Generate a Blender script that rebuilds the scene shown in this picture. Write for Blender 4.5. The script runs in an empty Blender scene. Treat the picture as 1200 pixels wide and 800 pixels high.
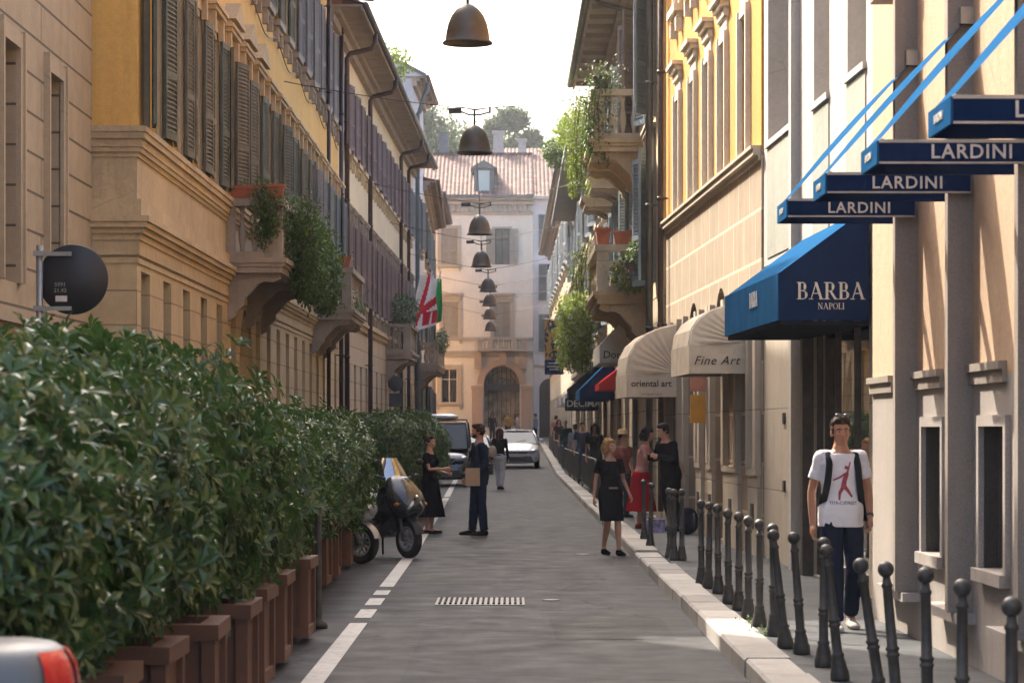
EXPO = 2.25
import bpy, bmesh, math, random
from mathutils import Vector, Matrix, noise
R = math.radians
sc = bpy.context.scene
COL = sc.collection
rnd = random.Random(7)

def g(y):
    "street level: flat, then a gentle rise towards the square at the far end"
    return 0.0 if y < 90 else min(y - 90, 75) * 0.0145

# ------------------------------------------------------------------ mesh helpers
class MB:
    def __init__(s, M=None):
        s.v = []; s.f = []; s.mi = []; s.M = M; s.cur = 0; s.sm = []
    def add(s, vs, fs, smooth=False):
        b = len(s.v)
        for p in vs:
            p = Vector(p)
            s.v.append(s.M @ p if s.M is not None else p)
        for f in fs:
            s.f.append(tuple(b + i for i in f)); s.mi.append(s.cur); s.sm.append(smooth)
        return s
    def box(s, x0, x1, y0, y1, z0, z1):
        return s.add([(x0,y0,z0),(x1,y0,z0),(x1,y1,z0),(x0,y1,z0),(x0,y0,z1),(x1,y0,z1),(x1,y1,z1),(x0,y1,z1)],
                     [(0,3,2,1),(4,5,6,7),(0,1,5,4),(1,2,6,5),(2,3,7,6),(3,0,4,7)])
    def quad(s, a, b, c, d): return s.add([a, b, c, d], [(0,1,2,3)])
    def poly(s, pts): return s.add(pts, [tuple(range(len(pts)))])
    def prism(s, pts, d, smooth=False):
        "extrude a closed polygon of 3D points by the vector d"
        n = len(pts); d = Vector(d); P = [Vector(p) for p in pts]
        fs = [tuple(range(n))[::-1], tuple(range(n, 2*n))]
        s.add(P + [p + d for p in P], fs)
        s.add(P + [p + d for p in P], [(i, (i+1) % n, n + (i+1) % n, n + i) for i in range(n)], smooth)
        return s
    def tube(s, pts, r, n=8, caps=True):
        pts = [Vector(p) for p in pts]; m = len(pts)
        rr = r if isinstance(r, (list, tuple)) else [r]*m
        rings = []; prev = None
        for i, p in enumerate(pts):
            t = (pts[min(i+1, m-1)] - pts[max(i-1, 0)])
            if t.length < 1e-9: t = Vector((0,0,1))
            t.normalize()
            if prev is None:
                a = Vector((0,0,1)) if abs(t.z) < .9 else Vector((0,1,0))
                x = t.cross(a).normalized()
            else:
                x = (prev - t * prev.dot(t))
                if x.length < 1e-6: x = t.cross(Vector((0,1,0)))
                x.normalize()
            prev = x; y = t.cross(x)
            q = rr[i]
            rx, ry = q if isinstance(q, (list, tuple)) else (q, q)
            rings.append([p + x*math.cos(2*math.pi*k/n)*rx + y*math.sin(2*math.pi*k/n)*ry for k in range(n)])
        vs = [v for ring in rings for v in ring]
        fs = [(i*n+k, i*n+(k+1) % n, (i+1)*n+(k+1) % n, (i+1)*n+k) for i in range(m-1) for k in range(n)]
        if caps: fs += [tuple(range(n))[::-1], tuple(range((m-1)*n, m*n))]
        return s.add(vs, fs, True)
    def lathe(s, prof, c=(0,0,0), n=16, M=None, caps=True):
        vs = []
        for r, z in prof:
            for k in range(n):
                p = Vector((r*math.cos(2*math.pi*k/n), r*math.sin(2*math.pi*k/n), z))
                if M is not None: p = M @ p
                vs.append(p + Vector(c))
        m = len(prof)
        fs = [(i*n+k, i*n+(k+1) % n, (i+1)*n+(k+1) % n, (i+1)*n+k) for i in range(m-1) for k in range(n)]
        if caps: fs += [tuple(range(n))[::-1], tuple(range((m-1)*n, m*n))]
        return s.add(vs, fs, True)
    def ell(s, c, r, M=None, nu=14, nv=9):
        vs = []; c = Vector(c)
        for j in range(nv+1):
            ph = math.pi*j/nv
            for k in range(nu):
                a = 2*math.pi*k/nu
                p = Vector((r[0]*math.sin(ph)*math.cos(a), r[1]*math.sin(ph)*math.sin(a), r[2]*math.cos(ph)))
                if M is not None: p = M @ p
                vs.append(c + p)
        fs = [(j*nu+k, (j+1)*nu+k, (j+1)*nu+(k+1) % nu, j*nu+(k+1) % nu) for j in range(nv) for k in range(nu)]
        return s.add(vs, fs, True)
    def ring_loft(s, rings, caps=True):
        n = len(rings[0]); m = len(rings)
        vs = [v for ring in rings for v in ring]
        fs = [(i*n+k, i*n+(k+1) % n, (i+1)*n+(k+1) % n, (i+1)*n+k) for i in range(m-1) for k in range(n)]
        if caps: fs += [tuple(range(n))[::-1], tuple(range((m-1)*n, m*n))]
        return s.add(vs, fs, True)
    def mesh(s, name, mats):
        me = bpy.data.meshes.new(name)
        me.from_pydata([tuple(v) for v in s.v], [], s.f)
        if not isinstance(mats, (list, tuple)): mats = [mats]
        for m in mats: me.materials.append(m)
        me.polygons.foreach_set('material_index', s.mi)
        me.polygons.foreach_set('use_smooth', s.sm)
        me.update()
        return me
    def build(s, name, mats, parent=None, merge=False):
        me = s.mesh(name, mats)
        if merge or any(s.sm):
            bm = bmesh.new(); bm.from_mesh(me)
            bmesh.ops.remove_doubles(bm, verts=bm.verts, dist=1e-5)
            bmesh.ops.recalc_face_normals(bm, faces=bm.faces)
            bm.to_mesh(me); bm.free()
        return link(name, me, parent)

def link(name, data, parent=None, loc=None, rot=None):
    o = bpy.data.objects.new(name, data); COL.objects.link(o)
    if parent is not None: o.parent = parent
    if loc is not None: o.location = loc
    if rot is not None: o.rotation_euler = rot
    return o
def thing(name, label, cat, loc=(0,0,0), rotz=0, group=None):
    o = link(name, None, None, loc, (0,0,rotz)); o.empty_display_size = .2
    o['label'] = label; o['category'] = cat
    if group: o['group'] = group
    return o
def tag(o, label, cat, group=None):
    o['label'] = label; o['category'] = cat
    if group: o['group'] = group
    return o
def struct(o, kind='structure'):
    o['kind'] = kind; return o
def copy_thing(root, loc, rot=None, label=None):
    def cp(o, par):
        c = o.copy(); COL.objects.link(c); c.parent = par
        for ch in list(kids.get(o.name, [])): cp(ch, c)
        return c
    kids = {}
    for o in COL.objects:
        if o.parent is not None: kids.setdefault(o.parent.name, []).append(o)
    r = cp(root, None); r.location = loc
    if rot is not None: r.rotation_euler = rot
    if label: r['label'] = label
    return r

# ------------------------------------------------------------------ materials
def col(c):
    if isinstance(c, str):
        c = c.lstrip('#'); v = [int(c[i:i+2], 16)/255 for i in (0,2,4)]
        return tuple(x/12.92 if x <= .04045 else ((x+.055)/1.055)**2.4 for x in v) + (1,)
    return tuple(c) + (1,) if len(c) == 3 else tuple(c)
class NT:
    def __init__(s, name):
        s.m = bpy.data.materials.new(name); s.m.use_nodes = True
        s.t = s.m.node_tree; s.b = s.t.nodes['Principled BSDF']; s.out = s.t.nodes['Material Output']
    def n(s, typ, **kw):
        nd = s.t.nodes.new('ShaderNode' + typ)
        for k, v in kw.items():
            if k.startswith('_'): setattr(nd, k[1:], v)
            else: nd.inputs[k.replace('__', ' ')].default_value = v
        return nd
    def l(s, a, b): s.t.links.new(a, b)
    def ramp(s, fac, stops):
        r = s.n('ValToRGB'); cr = r.color_ramp
        while len(cr.elements) < len(stops): cr.elements.new(.5)
        for e, (p, c) in zip(cr.elements, stops): e.position = p; e.color = col(c) if not isinstance(c, (int, float)) else (c, c, c, 1)
        s.l(fac, r.inputs['Fac']); return r.outputs['Color']
    def mix(s, fac, a, b, mode='MIX'):
        m = s.n('Mix', _data_type='RGBA', _blend_type=mode)
        for v, i in ((fac, 0), (a, 6), (b, 7)):
            if hasattr(v, 'links'): s.l(v, m.inputs[i])
            elif i == 0: m.inputs[0].default_value = v
            else: m.inputs[i].default_value = col(v)
        return m.outputs[2]
    def coord(s, kind='Object', scale=(1,1,1)):
        if kind == 'World': o = s.n('NewGeometry').outputs['Position']
        else: o = s.n('TexCoord').outputs[kind]
        mp = s.n('Mapping'); mp.inputs['Scale'].default_value = scale
        s.l(o, mp.inputs['Vector']); return mp.outputs['Vector']
    def wallvec(s):
        "object x - y runs round a corner; z up: (x - y, z)"
        tc = s.n('TexCoord'); sx = s.n('SeparateXYZ'); s.l(tc.outputs['Object'], sx.inputs[0])
        sub = s.n('Math', _operation='SUBTRACT'); s.l(sx.outputs[0], sub.inputs[0]); s.l(sx.outputs[1], sub.inputs[1])
        cx = s.n('CombineXYZ'); s.l(sub.outputs[0], cx.inputs[0]); s.l(sx.outputs[2], cx.inputs[1])
        return cx.outputs[0]
    def noise(s, vec, scale, detail=4, rough=.6):
        nd = s.n('TexNoise', Scale=scale, Detail=detail, Roughness=rough); s.l(vec, nd.inputs['Vector']); return nd.outputs['Fac']
    def bump(s, h, strength=.3, dist=.02, prev=None):
        b = s.n('Bump', Strength=strength, Distance=dist); s.l(h, b.inputs['Height'])
        if prev is not None: s.l(prev, b.inputs['Normal'])
        return b.outputs['Normal']
    def fin(s, color, rough=.8, normal=None, metal=0, spec=None):
        if hasattr(color, 'links'): s.l(color, s.b.inputs['Base Color'])
        else: s.b.inputs['Base Color'].default_value = col(color)
        if hasattr(rough, 'links'): s.l(rough, s.b.inputs['Roughness'])
        else: s.b.inputs['Roughness'].default_value = rough
        s.b.inputs['Metallic'].default_value = metal
        if spec is not None: s.b.inputs['Specular IOR Level'].default_value = spec
        if normal is not None: s.l(normal, s.b.inputs['Normal'])
        return s.m
def dk(c, k): c = col(c); return (c[0]*k, c[1]*k, c[2]*k, 1)

def m_plain(name, c, rough=.7, metal=0, var=.18, scale=6, bump=.15, bscale=60, coord='Object', spec=None):
    t = NT(name); v = t.coord(coord)
    f = t.noise(v, scale)
    c2 = t.ramp(f, [(.3, dk(c, 1-var)), (.7, dk(c, 1+var*.6))])
    nm = t.bump(t.noise(v, bscale, 3), bump, .004) if bump else None
    return t.fin(c2, rough, nm, metal, spec)
def m_stucco(name, c, c2=None, stain=.35, rough=.9, stain_col=None):
    "lime plaster: mottled, with rain streaks and patches"
    t = NT(name); w = t.coord('World')
    c2 = c2 or dk(c, .78)
    a = t.mix(t.ramp(t.noise(w, .7, 6, .65), [(.35, 0), (.68, 1)]), c, c2)
    st = t.coord('World', (2.2, 2.2, .16))
    f = t.ramp(t.noise(st, 1.6, 5, .7), [(.5, 0), (.78, 1)])
    mm = t.n('Math', _operation='MULTIPLY'); t.l(f, mm.inputs[0]); mm.inputs[1].default_value = stain
    a = t.mix(mm.outputs[0], a, stain_col or dk(c, .45))
    a = t.mix(.3, a, t.ramp(t.noise(w, 14, 5, .7), [(.3, dk(c, .6)), (.7, dk(c, 1.2))]))
    fl = t.n('TexVoronoi', Scale=1.1, _feature='DISTANCE_TO_EDGE'); t.l(t.coord('World', (1, 1, .6)), fl.inputs['Vector'])
    k1 = t.n('Math', _operation='MULTIPLY'); t.l(t.ramp(fl.outputs['Distance'], [(0, .45), (.008, 0)]), k1.inputs[0]); t.l(t.ramp(t.noise(w, .6, 3), [(.5, 0), (.6, 1)]), k1.inputs[1]); a = t.mix(k1.outputs[0], a, dk(c, .4))
    a = t.mix(t.ramp(t.noise(w, .33, 7, .75), [(.5, 0), (.72, .35)]), a, dk(c, .62))
    nm = t.bump(t.noise(w, 40, 5), .35, .015)
    return t.fin(a, rough, nm)
def m_blocks(name, c, bw, bh, c2=None, joint=.012, jd=.45, bump=.8, stain=.35, off=.5):
    "ashlar: blocks with dark sunk joints"
    t = NT(name); v = t.wallvec()
    br = t.n('TexBrick', Scale=1.0, _offset=off); br.inputs['Brick Width'].default_value = bw; br.inputs['Row Height'].default_value = bh
    br.inputs['Mortar Size'].default_value = joint; br.inputs['Mortar Smooth'].default_value = .3; br.inputs['Bias'].default_value = 0
    br.inputs['Color1'].default_value = col(c); br.inputs['Color2'].default_value = col(c2 or dk(c, .86)); br.inputs['Mortar'].default_value = dk(c, jd)
    t.l(v, br.inputs['Vector'])
    w = t.coord('World')
    a = t.mix(.5, br.outputs['Color'], t.ramp(t.noise(w, 3.1, 7, .7), [(.25, dk(c, .62)), (.75, dk(c, 1.15))]))
    a = t.mix(br.outputs['Fac'], a, dk(c, jd))
    st = t.coord('World', (2.4, 2.4, .2))
    f = t.ramp(t.noise(st, 1.3, 5, .7), [(.5, 0), (.8, 1)])
    mm = t.n('Math', _operation='MULTIPLY'); t.l(f, mm.inputs[0]); mm.inputs[1].default_value = stain
    a = t.mix(mm.outputs[0], a, dk(c, .45))
    inv = t.n('Math', _operation='SUBTRACT'); inv.inputs[0].default_value = 1; t.l(br.outputs['Fac'], inv.inputs[1])
    n1 = t.bump(t.noise(w, 30, 6), .3, .015)
    nm = t.bump(inv.outputs[0], bump, .02, n1)
    return t.fin(a, .88, nm)
def m_granite(name, c, scale=90, rough=.6, amt=.5):
    t = NT(name); w = t.coord('World')
    vo = t.n('TexVoronoi', Scale=scale); t.l(w, vo.inputs['Vector'])
    sp = t.ramp(t.noise(w, scale*1.5, 3, .8), [(.38, dk(c, 1-amt)), (.6, dk(c, 1+amt*.4))])
    a = t.mix(.5, sp, t.ramp(t.noise(w, 1.6, 6, .7), [(.3, dk(c, .7)), (.7, dk(c, 1.15))]))
    st = t.coord('World', (3, 3, .25))
    a = t.mix(t.ramp(t.noise(st, 1.5, 4), [(.5, 0), (.85, .6)]), a, dk(c, .5))
    return t.fin(a, rough, t.bump(t.noise(w, 60, 4), .2, .006))
def m_glass(name, c=(.02, .024, .028), rough=.03, spec=.9, ior=1.6):
    t = NT(name); w = t.coord('World')
    nm = t.bump(t.noise(w, 1.8, 2), .05, .02)
    t.b.inputs['IOR'].default_value = ior
    return t.fin(c, rough, nm, 0, spec)
def m_leaf(name, c1, c2, rough=.35, trans=.25, c3=None, scale=7):
    t = NT(name)
    g_ = t.n('NewGeometry')
    w = t.coord('World')
    r1 = t.ramp(g_.outputs['Random Per Island'], [(0, c1), (.55, c2), (1, c3 or c2)])
    a = t.mix(.45, r1, t.ramp(t.noise(w, scale, 3), [(.3, c1), (.7, c2)]))
    back = t.mix(g_.outputs['Backfacing'], a, dk(c2, 1.25))
    t.fin(back, rough, None, 0, .5)
    tr = t.n('BsdfTranslucent'); t.l(a, tr.inputs['Color'])
    mx = t.n('MixShader', Fac=trans); t.l(t.b.outputs[0], mx.inputs[1]); t.l(tr.outputs[0], mx.inputs[2])
    t.l(mx.outputs[0], t.out.inputs['Surface'])
    return t.m
def m_tiles(name):
    t = NT(name); tc = t.coord('Object')
    br = t.n('TexBrick', Scale=1.0, _offset=0.0); br.inputs['Brick Width'].default_value = .26; br.inputs['Row Height'].default_value = .38
    br.inputs['Mortar Size'].default_value = .012; br.inputs['Mortar'].default_value = (.03,.02,.02,1)
    br.inputs['Color1'].default_value = (0,0,0,1); br.inputs['Color2'].default_value = (1,1,1,1)
    t.l(tc, br.inputs['Vector'])
    wn = t.n('TexWhiteNoise', _noise_dimensions='2D')
    sp = t.n('SeparateXYZ'); t.l(tc, sp.inputs[0])
    def cell(o, k):
        d = t.n('Math', _operation='DIVIDE'); t.l(o, d.inputs[0]); d.inputs[1].default_value = k
        f = t.n('Math', _operation='FLOOR'); t.l(d.outputs[0], f.inputs[0]); return f.outputs[0]
    cx = t.n('CombineXYZ'); t.l(cell(sp.outputs[0], .26), cx.inputs[0]); t.l(cell(sp.outputs[1], .38), cx.inputs[1])
    t.l(cx.outputs[0], wn.inputs['Vector'])
    a = t.ramp(wn.outputs['Value'], [(0, '#2c1a15'), (.3, '#4f2a1e'), (.55, '#643a2a'), (.75, '#3a2a26'), (1, '#7c5546')])
    a = t.mix(t.ramp(t.noise(t.coord('World'), 1.2, 5), [(.45, 0), (.75, .6)]), a, '#5c4a44')
    a = t.mix(br.outputs['Fac'], a, (.03,.02,.02))
    return t.fin(a, .85, t.bump(t.noise(t.coord('World'), 20), .3, .02))
def m_asphalt(name, c, patch=.2):
    t = NT(name); w = t.coord('World')
    a = t.ramp(t.noise(w, 160, 3, .8), [(.3, dk(c, .55)), (.62, dk(c, 1.25)), (.8, dk(c, 1.9))])
    tr = t.coord('World', (1.0, .16, 1))
    b = t.ramp(t.noise(tr, 1.1, 6, .65), [(.35, dk(c, .72)), (.65, dk(c, 1.22))])
    a = t.mix(.6, a, b)
    rp = t.coord('World', (.3, 2.6, 1)); a = t.mix(t.ramp(t.noise(rp, 1.0, 5, .7), [(.4, .0), (.7, .1)]), a, dk(c, .8))
    ln = t.coord('World', (2.2, .05, 1)); a = t.mix(t.ramp(t.noise(ln, 1.0, 3, .6), [(.45, .0), (.75, .3)]), a, dk(c, 1.35))
    cr = t.coord('World', (.25, 1.5, 1))
    a = t.mix(t.ramp(t.noise(cr, .8, 6, .7), [(.52, 0), (.62, patch)]), a, dk(c, 1.28))
    vo = t.n('TexVoronoi', Scale=.35, _feature='DISTANCE_TO_EDGE'); 
    wv = t.n('Mix', _data_type='VECTOR'); 
    t.l(w, wv.inputs[4]); nz = t.n('TexNoise', Scale=1.2, Detail=6.0); t.l(w, nz.inputs['Vector']); t.l(nz.outputs['Color'], wv.inputs[5]); wv.inputs[0].default_value = .35
    t.l(wv.outputs[1], vo.inputs['Vector'])
    a = t.mix(t.ramp(vo.outputs['Distance'], [(0, .7), (.006, 0)]), a, dk(c, .45))
    # light specks: pressed gum and worn spots
    v2 = t.n('TexVoronoi', Scale=1.7, Randomness=1.0); t.l(w, v2.inputs['Vector'])
    a = t.mix(t.ramp(v2.outputs['Distance'], [(0, .5), (.035, .4), (.045, 0)]), a, dk(c, 1.9))
    nm = t.bump(t.noise(w, 120, 4), .5, .006)
    rg = t.ramp(t.noise(w, 2.2, 4), [(.3, .62), (.7, .85)])
    return t.fin(a, rg, nm, 0, .15)
def m_glasspane(name, tint=(.9,.9,.9), rough=.02, fac=.55):
    "clear thin plastic or glass: part see-through, part mirror"
    t = NT(name)
    tr = t.n('BsdfTransparent'); tr.inputs['Color'].default_value = col(tint)
    gl = t.n('BsdfGlossy', Roughness=rough)
    mx = t.n('MixShader', Fac=fac); t.l(tr.outputs[0], mx.inputs[1]); t.l(gl.outputs[0], mx.inputs[2])
    t.l(mx.outputs[0], t.out.inputs['Surface'])
    return t.m

M = {}
M['yellow'] = m_stucco('yellow_plaster', (.78,.47,.13), (.66,.38,.11), .45)
M['ochre'] = m_stucco('ochre_plaster', (.56,.275,.03), (.48,.24,.03), .3)
M['cream'] = m_stucco('cream_plaster', (.76,.61,.38), (.60,.47,.30), .5)
M['palace'] = m_stucco('palace_plaster', (.72,.67,.57), (.66,.61,.52), .25)
M['trim'] = m_stucco('grey_stone_trim', (.44,.39,.31), (.36,.32,.26), .4)
M['white_wall'] = m_stucco('white_plaster', (.72,.70,.68), (.6,.6,.6), .3)
M['bluewhite'] = m_stucco('old_white_plaster', (.62,.64,.66), (.45,.47,.5), .4)
M['peach'] = m_stucco('peach_plaster', (.50,.335,.215), (.43,.29,.19), .25)
M['orange'] = m_stucco('orange_plaster', (.62,.40,.21), (.55,.35,.18), .3)
M['stone'] = m_blocks('warm_ashlar', (.58,.44,.255), 1.3, .42, joint=.012, jd=.55, stain=.4)
M['stone_plain'] = m_stucco('warm_stone', (.60,.455,.27), (.38,.285,.18), .8)
M['stone_grey'] = m_stucco('old_grey_stone', (.40,.33,.26), (.22,.18,.14), .85)
M['stone_near'] = m_blocks('rusticated_stone', (.47,.37,.25), 40, .42, joint=.016, jd=.3, bump=1.0, stain=.3)
M['stone_near_plain'] = m_stucco('smooth_stone', (.50,.395,.27), (.39,.31,.22), .4)
M['stone_grid'] = m_blocks('pale_ashlar', (.56,.44,.30), .62, .5, joint=.011, jd=.42, stain=.3)
M['sgraffito'] = m_blocks('scratched_plaster', (.37,.285,.195), 1.1, .62, c2=(.31,.24,.165), joint=.022, jd=1.7, bump=.2, stain=.5, off=.5)
M['pier'] = m_blocks('pier_stone', (.50,.43,.33), 3.0, .95, joint=.008, jd=.55, stain=.35)
M['travertine'] = m_stucco('white_stone_cladding', (.50,.465,.425), (.44,.41,.38), .3)
M['panel'] = m_stucco('stained_marble_panel', (.36,.36,.31), (.24,.26,.21), .7)
M['granite'] = m_granite('grey_granite', (.30,.255,.22))
M['granite_pale'] = m_granite('pale_granite', (.38,.34,.31), 70)
M['granite_dark'] = m_granite('dark_marble', (.042,.036,.03), 25, .6, .7)
M['recess_shade'] = m_plain('recess_shade_brown', (.13,.098,.077), .9, var=.1, scale=1)  # shade of the deep recesses put into a dark brown colour
M['shutter_grey'] = m_plain('weathered_green_grey_paint', (.155,.135,.09), .75, var=.4, scale=3, bscale=25, bump=.3)
M['shutter_green'] = m_plain('dark_green_grey_paint', (.11,.115,.08), .7, var=.4, scale=3, bscale=25, bump=.3)
M['shutter_mauve'] = m_plain('faded_mauve_paint', (.15,.095,.092), .7, var=.35, scale=3, bscale=25, bump=.3)
M['shutter_violet'] = m_plain('grey_violet_paint', (.19,.165,.16), .7, var=.25, scale=3, bscale=25, bump=.3)
M['shutter_blue'] = m_plain('blue_grey_paint', (.22,.27,.31), .65, var=.2, scale=3, bscale=25, bump=.2)
M['shutter_dark'] = m_plain('slate_grey_paint', (.11,.13,.14), .65, var=.2, scale=3, bscale=25, bump=.2)
M['shutter_beige'] = m_plain('grey_beige_paint', (.30,.28,.23), .7, var=.15)
M['frame_dark'] = m_plain('dark_window_paint', (.05,.04,.032), .5)
M['frame_white'] = m_plain('cream_window_paint', (.5,.46,.4), .6)
M['glass'] = m_glass('window_glass')
t = NT('coated_glass'); w = t.coord('World'); M['coated_glass'] = t.fin((.72,.69,.64), .02, t.bump(t.noise(w, .9, 2), .06, .03), 1)
M['mirror_glass'] = m_glass('shop_glass', (.05,.048,.044), .012, .5, 2.6)
M['iron'] = m_plain('dark_painted_iron', (.05,.047,.042), .5, .0, var=.45, scale=14, bump=.3)
M['iron_brown'] = m_plain('weathered_iron', (.075,.06,.05), .5, .3, var=.4, scale=9)
M['copper'] = m_plain('brown_copper_pipe', (.075,.05,.042), .45, .5, var=.4, scale=3)
M['zinc'] = m_plain('zinc_gutter', (.12,.12,.115), .45, .5, var=.3, scale=3)
M['steel'] = m_plain('galvanised_steel', (.35,.34,.32), .4, .8, var=.2)
M['wood_soffit'] = m_plain('painted_eaves_boards', (.31,.26,.205), .8, var=.25, scale=2)
M['tiles'] = m_tiles('clay_roof_tiles')
M['asphalt'] = m_asphalt('road_asphalt', (.047,.048,.051))
M['patch'] = m_asphalt('road_repair', (.038,.038,.039)); M['patch2'] = m_asphalt('road_repair_pale', (.055,.054,.053))
M['pave'] = m_asphalt('pavement_asphalt', (.07,.075,.08), .8)
M['kerb'] = m_granite('kerb_granite', (.38,.36,.33), 80, .8, .45)
t = NT('x'); bpy.data.materials.remove(t.m)
def _vary(m, lo, hi):
    nt_ = m.node_tree; b_ = nt_.nodes['Principled BSDF']; src = b_.inputs['Base Color'].links[0].from_socket
    ge = nt_.nodes.new('ShaderNodeNewGeometry'); mr = nt_.nodes.new('ShaderNodeMapRange'); mr.inputs[3].default_value = lo; mr.inputs[4].default_value = hi; nt_.links.new(ge.outputs['Random Per Island'], mr.inputs[0])
    mx = nt_.nodes.new('ShaderNodeMix'); mx.data_type = 'RGBA'; mx.blend_type = 'MULTIPLY'; mx.inputs[0].default_value = 1
    nt_.links.new(src, mx.inputs[6]); nt_.links.new(mr.outputs[0], mx.inputs[7]); nt_.links.new(mx.outputs[2], b_.inputs['Base Color'])
_vary(M['kerb'], .62, 1.15)
t = NT('worn_road_paint'); w = t.coord('World'); M['paint'] = t.fin(t.mix(t.ramp(t.noise(w, 11, 8, .75), [(.56, 0), (.66, .85)]), t.mix(t.ramp(t.noise(w, 2.5, 4), [(.3, 0), (.7, 1)]), (.58,.565,.52), (.46,.45,.42)), (.09,.09,.09)), .8, t.bump(t.noise(w, 90, 3), .4, .005))
M['earth'] = m_plain('dark_ground', (.10,.095,.085), .95)
M['terra'] = m_plain('terracotta', (.42,.13,.065), .8, var=.3, scale=6)
M['planter'] = m_plain('brown_planter_paint', (.15,.068,.037), .6, var=.25, scale=2.5, bump=.1)
M['soil'] = m_plain('soil', (.03,.022,.016), .95)
M['bark'] = m_plain('bark', (.09,.06,.04), .9, var=.4, scale=14, bump=.5)
M['leaf_hedge'] = m_leaf('glossy_hedge_leaf', (.022,.058,.016), (.062,.125,.03), .3, .22, (.17,.2,.045))
M['leaf_tree'] = m_leaf('tree_leaf', (.05,.085,.03), (.12,.16,.05), .6, .3, (.2,.2,.08), 1)
M['leaf_bright'] = m_leaf('yellow_green_leaf', (.09,.15,.02), (.2,.27,.04), .5, .4, (.32,.36,.06), 3)  # yellow green is the leaf's own colour
M['leaf_vine'] = m_leaf('vine_leaf', (.04,.09,.018), (.1,.17,.03), .5, .3, (.17,.2,.05), 3)
M['flower_pink'] = m_plain('pink_petals', (.55,.2,.2), .6)
M['flower_white'] = m_plain('white_petals', (.75,.72,.68), .6)
def m_fabric(name, c, rough=.85, sheen=.2):
    t = NT(name); v = t.coord('Object')
    a = t.ramp(t.noise(t.coord('World'), 2.5, 4), [(.3, dk(c, .85)), (.7, dk(c, 1.1))])
    nb = t.bump(t.noise(t.coord('World', (1, 1, .5)), 3.2, 3), .5, .05)
    return t.fin(a, rough, t.bump(t.noise(v, 300, 2), .15, .002, nb), 0, .0)
M['navy'] = m_fabric('navy_and_shaded_blue_cloth', (.007,.022,.075))  # awning ends: the blue cloth with shade put into its colour; also banner foot
M['blue'] = m_fabric('sunlit_blue_cloth', (.018,.085,.20))  # same awning cloth with sunlight put into the colour, for the slopes
M['canvas'] = m_fabric('cream_awning_canvas', (.64,.57,.46))
M['canvas_white'] = m_fabric('white_awning_canvas', (.68,.65,.6))
M['red_cloth'] = m_fabric('red_awning_cloth', (.45,.03,.04))
M['dark_cloth'] = m_fabric('black_awning_cloth', (.015,.02,.03))
M['letter'] = m_plain('pale_lettering', (.62,.58,.52), .7, bump=0)
M['letter_dark'] = m_plain('dark_lettering', (.06,.045,.035), .7, bump=0)
M['rust'] = None
t = NT('rusty_lamp_metal'); w = t.coord('Object')
M['rust'] = t.fin(t.ramp(t.noise(w, 3.2, 5, .65), [(.4, (.075,.068,.052)), (.58, (.11,.08,.055)), (.75, (.2,.10,.045))]), .5, t.bump(t.noise(w, 30), .2, .005), .35)
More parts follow.
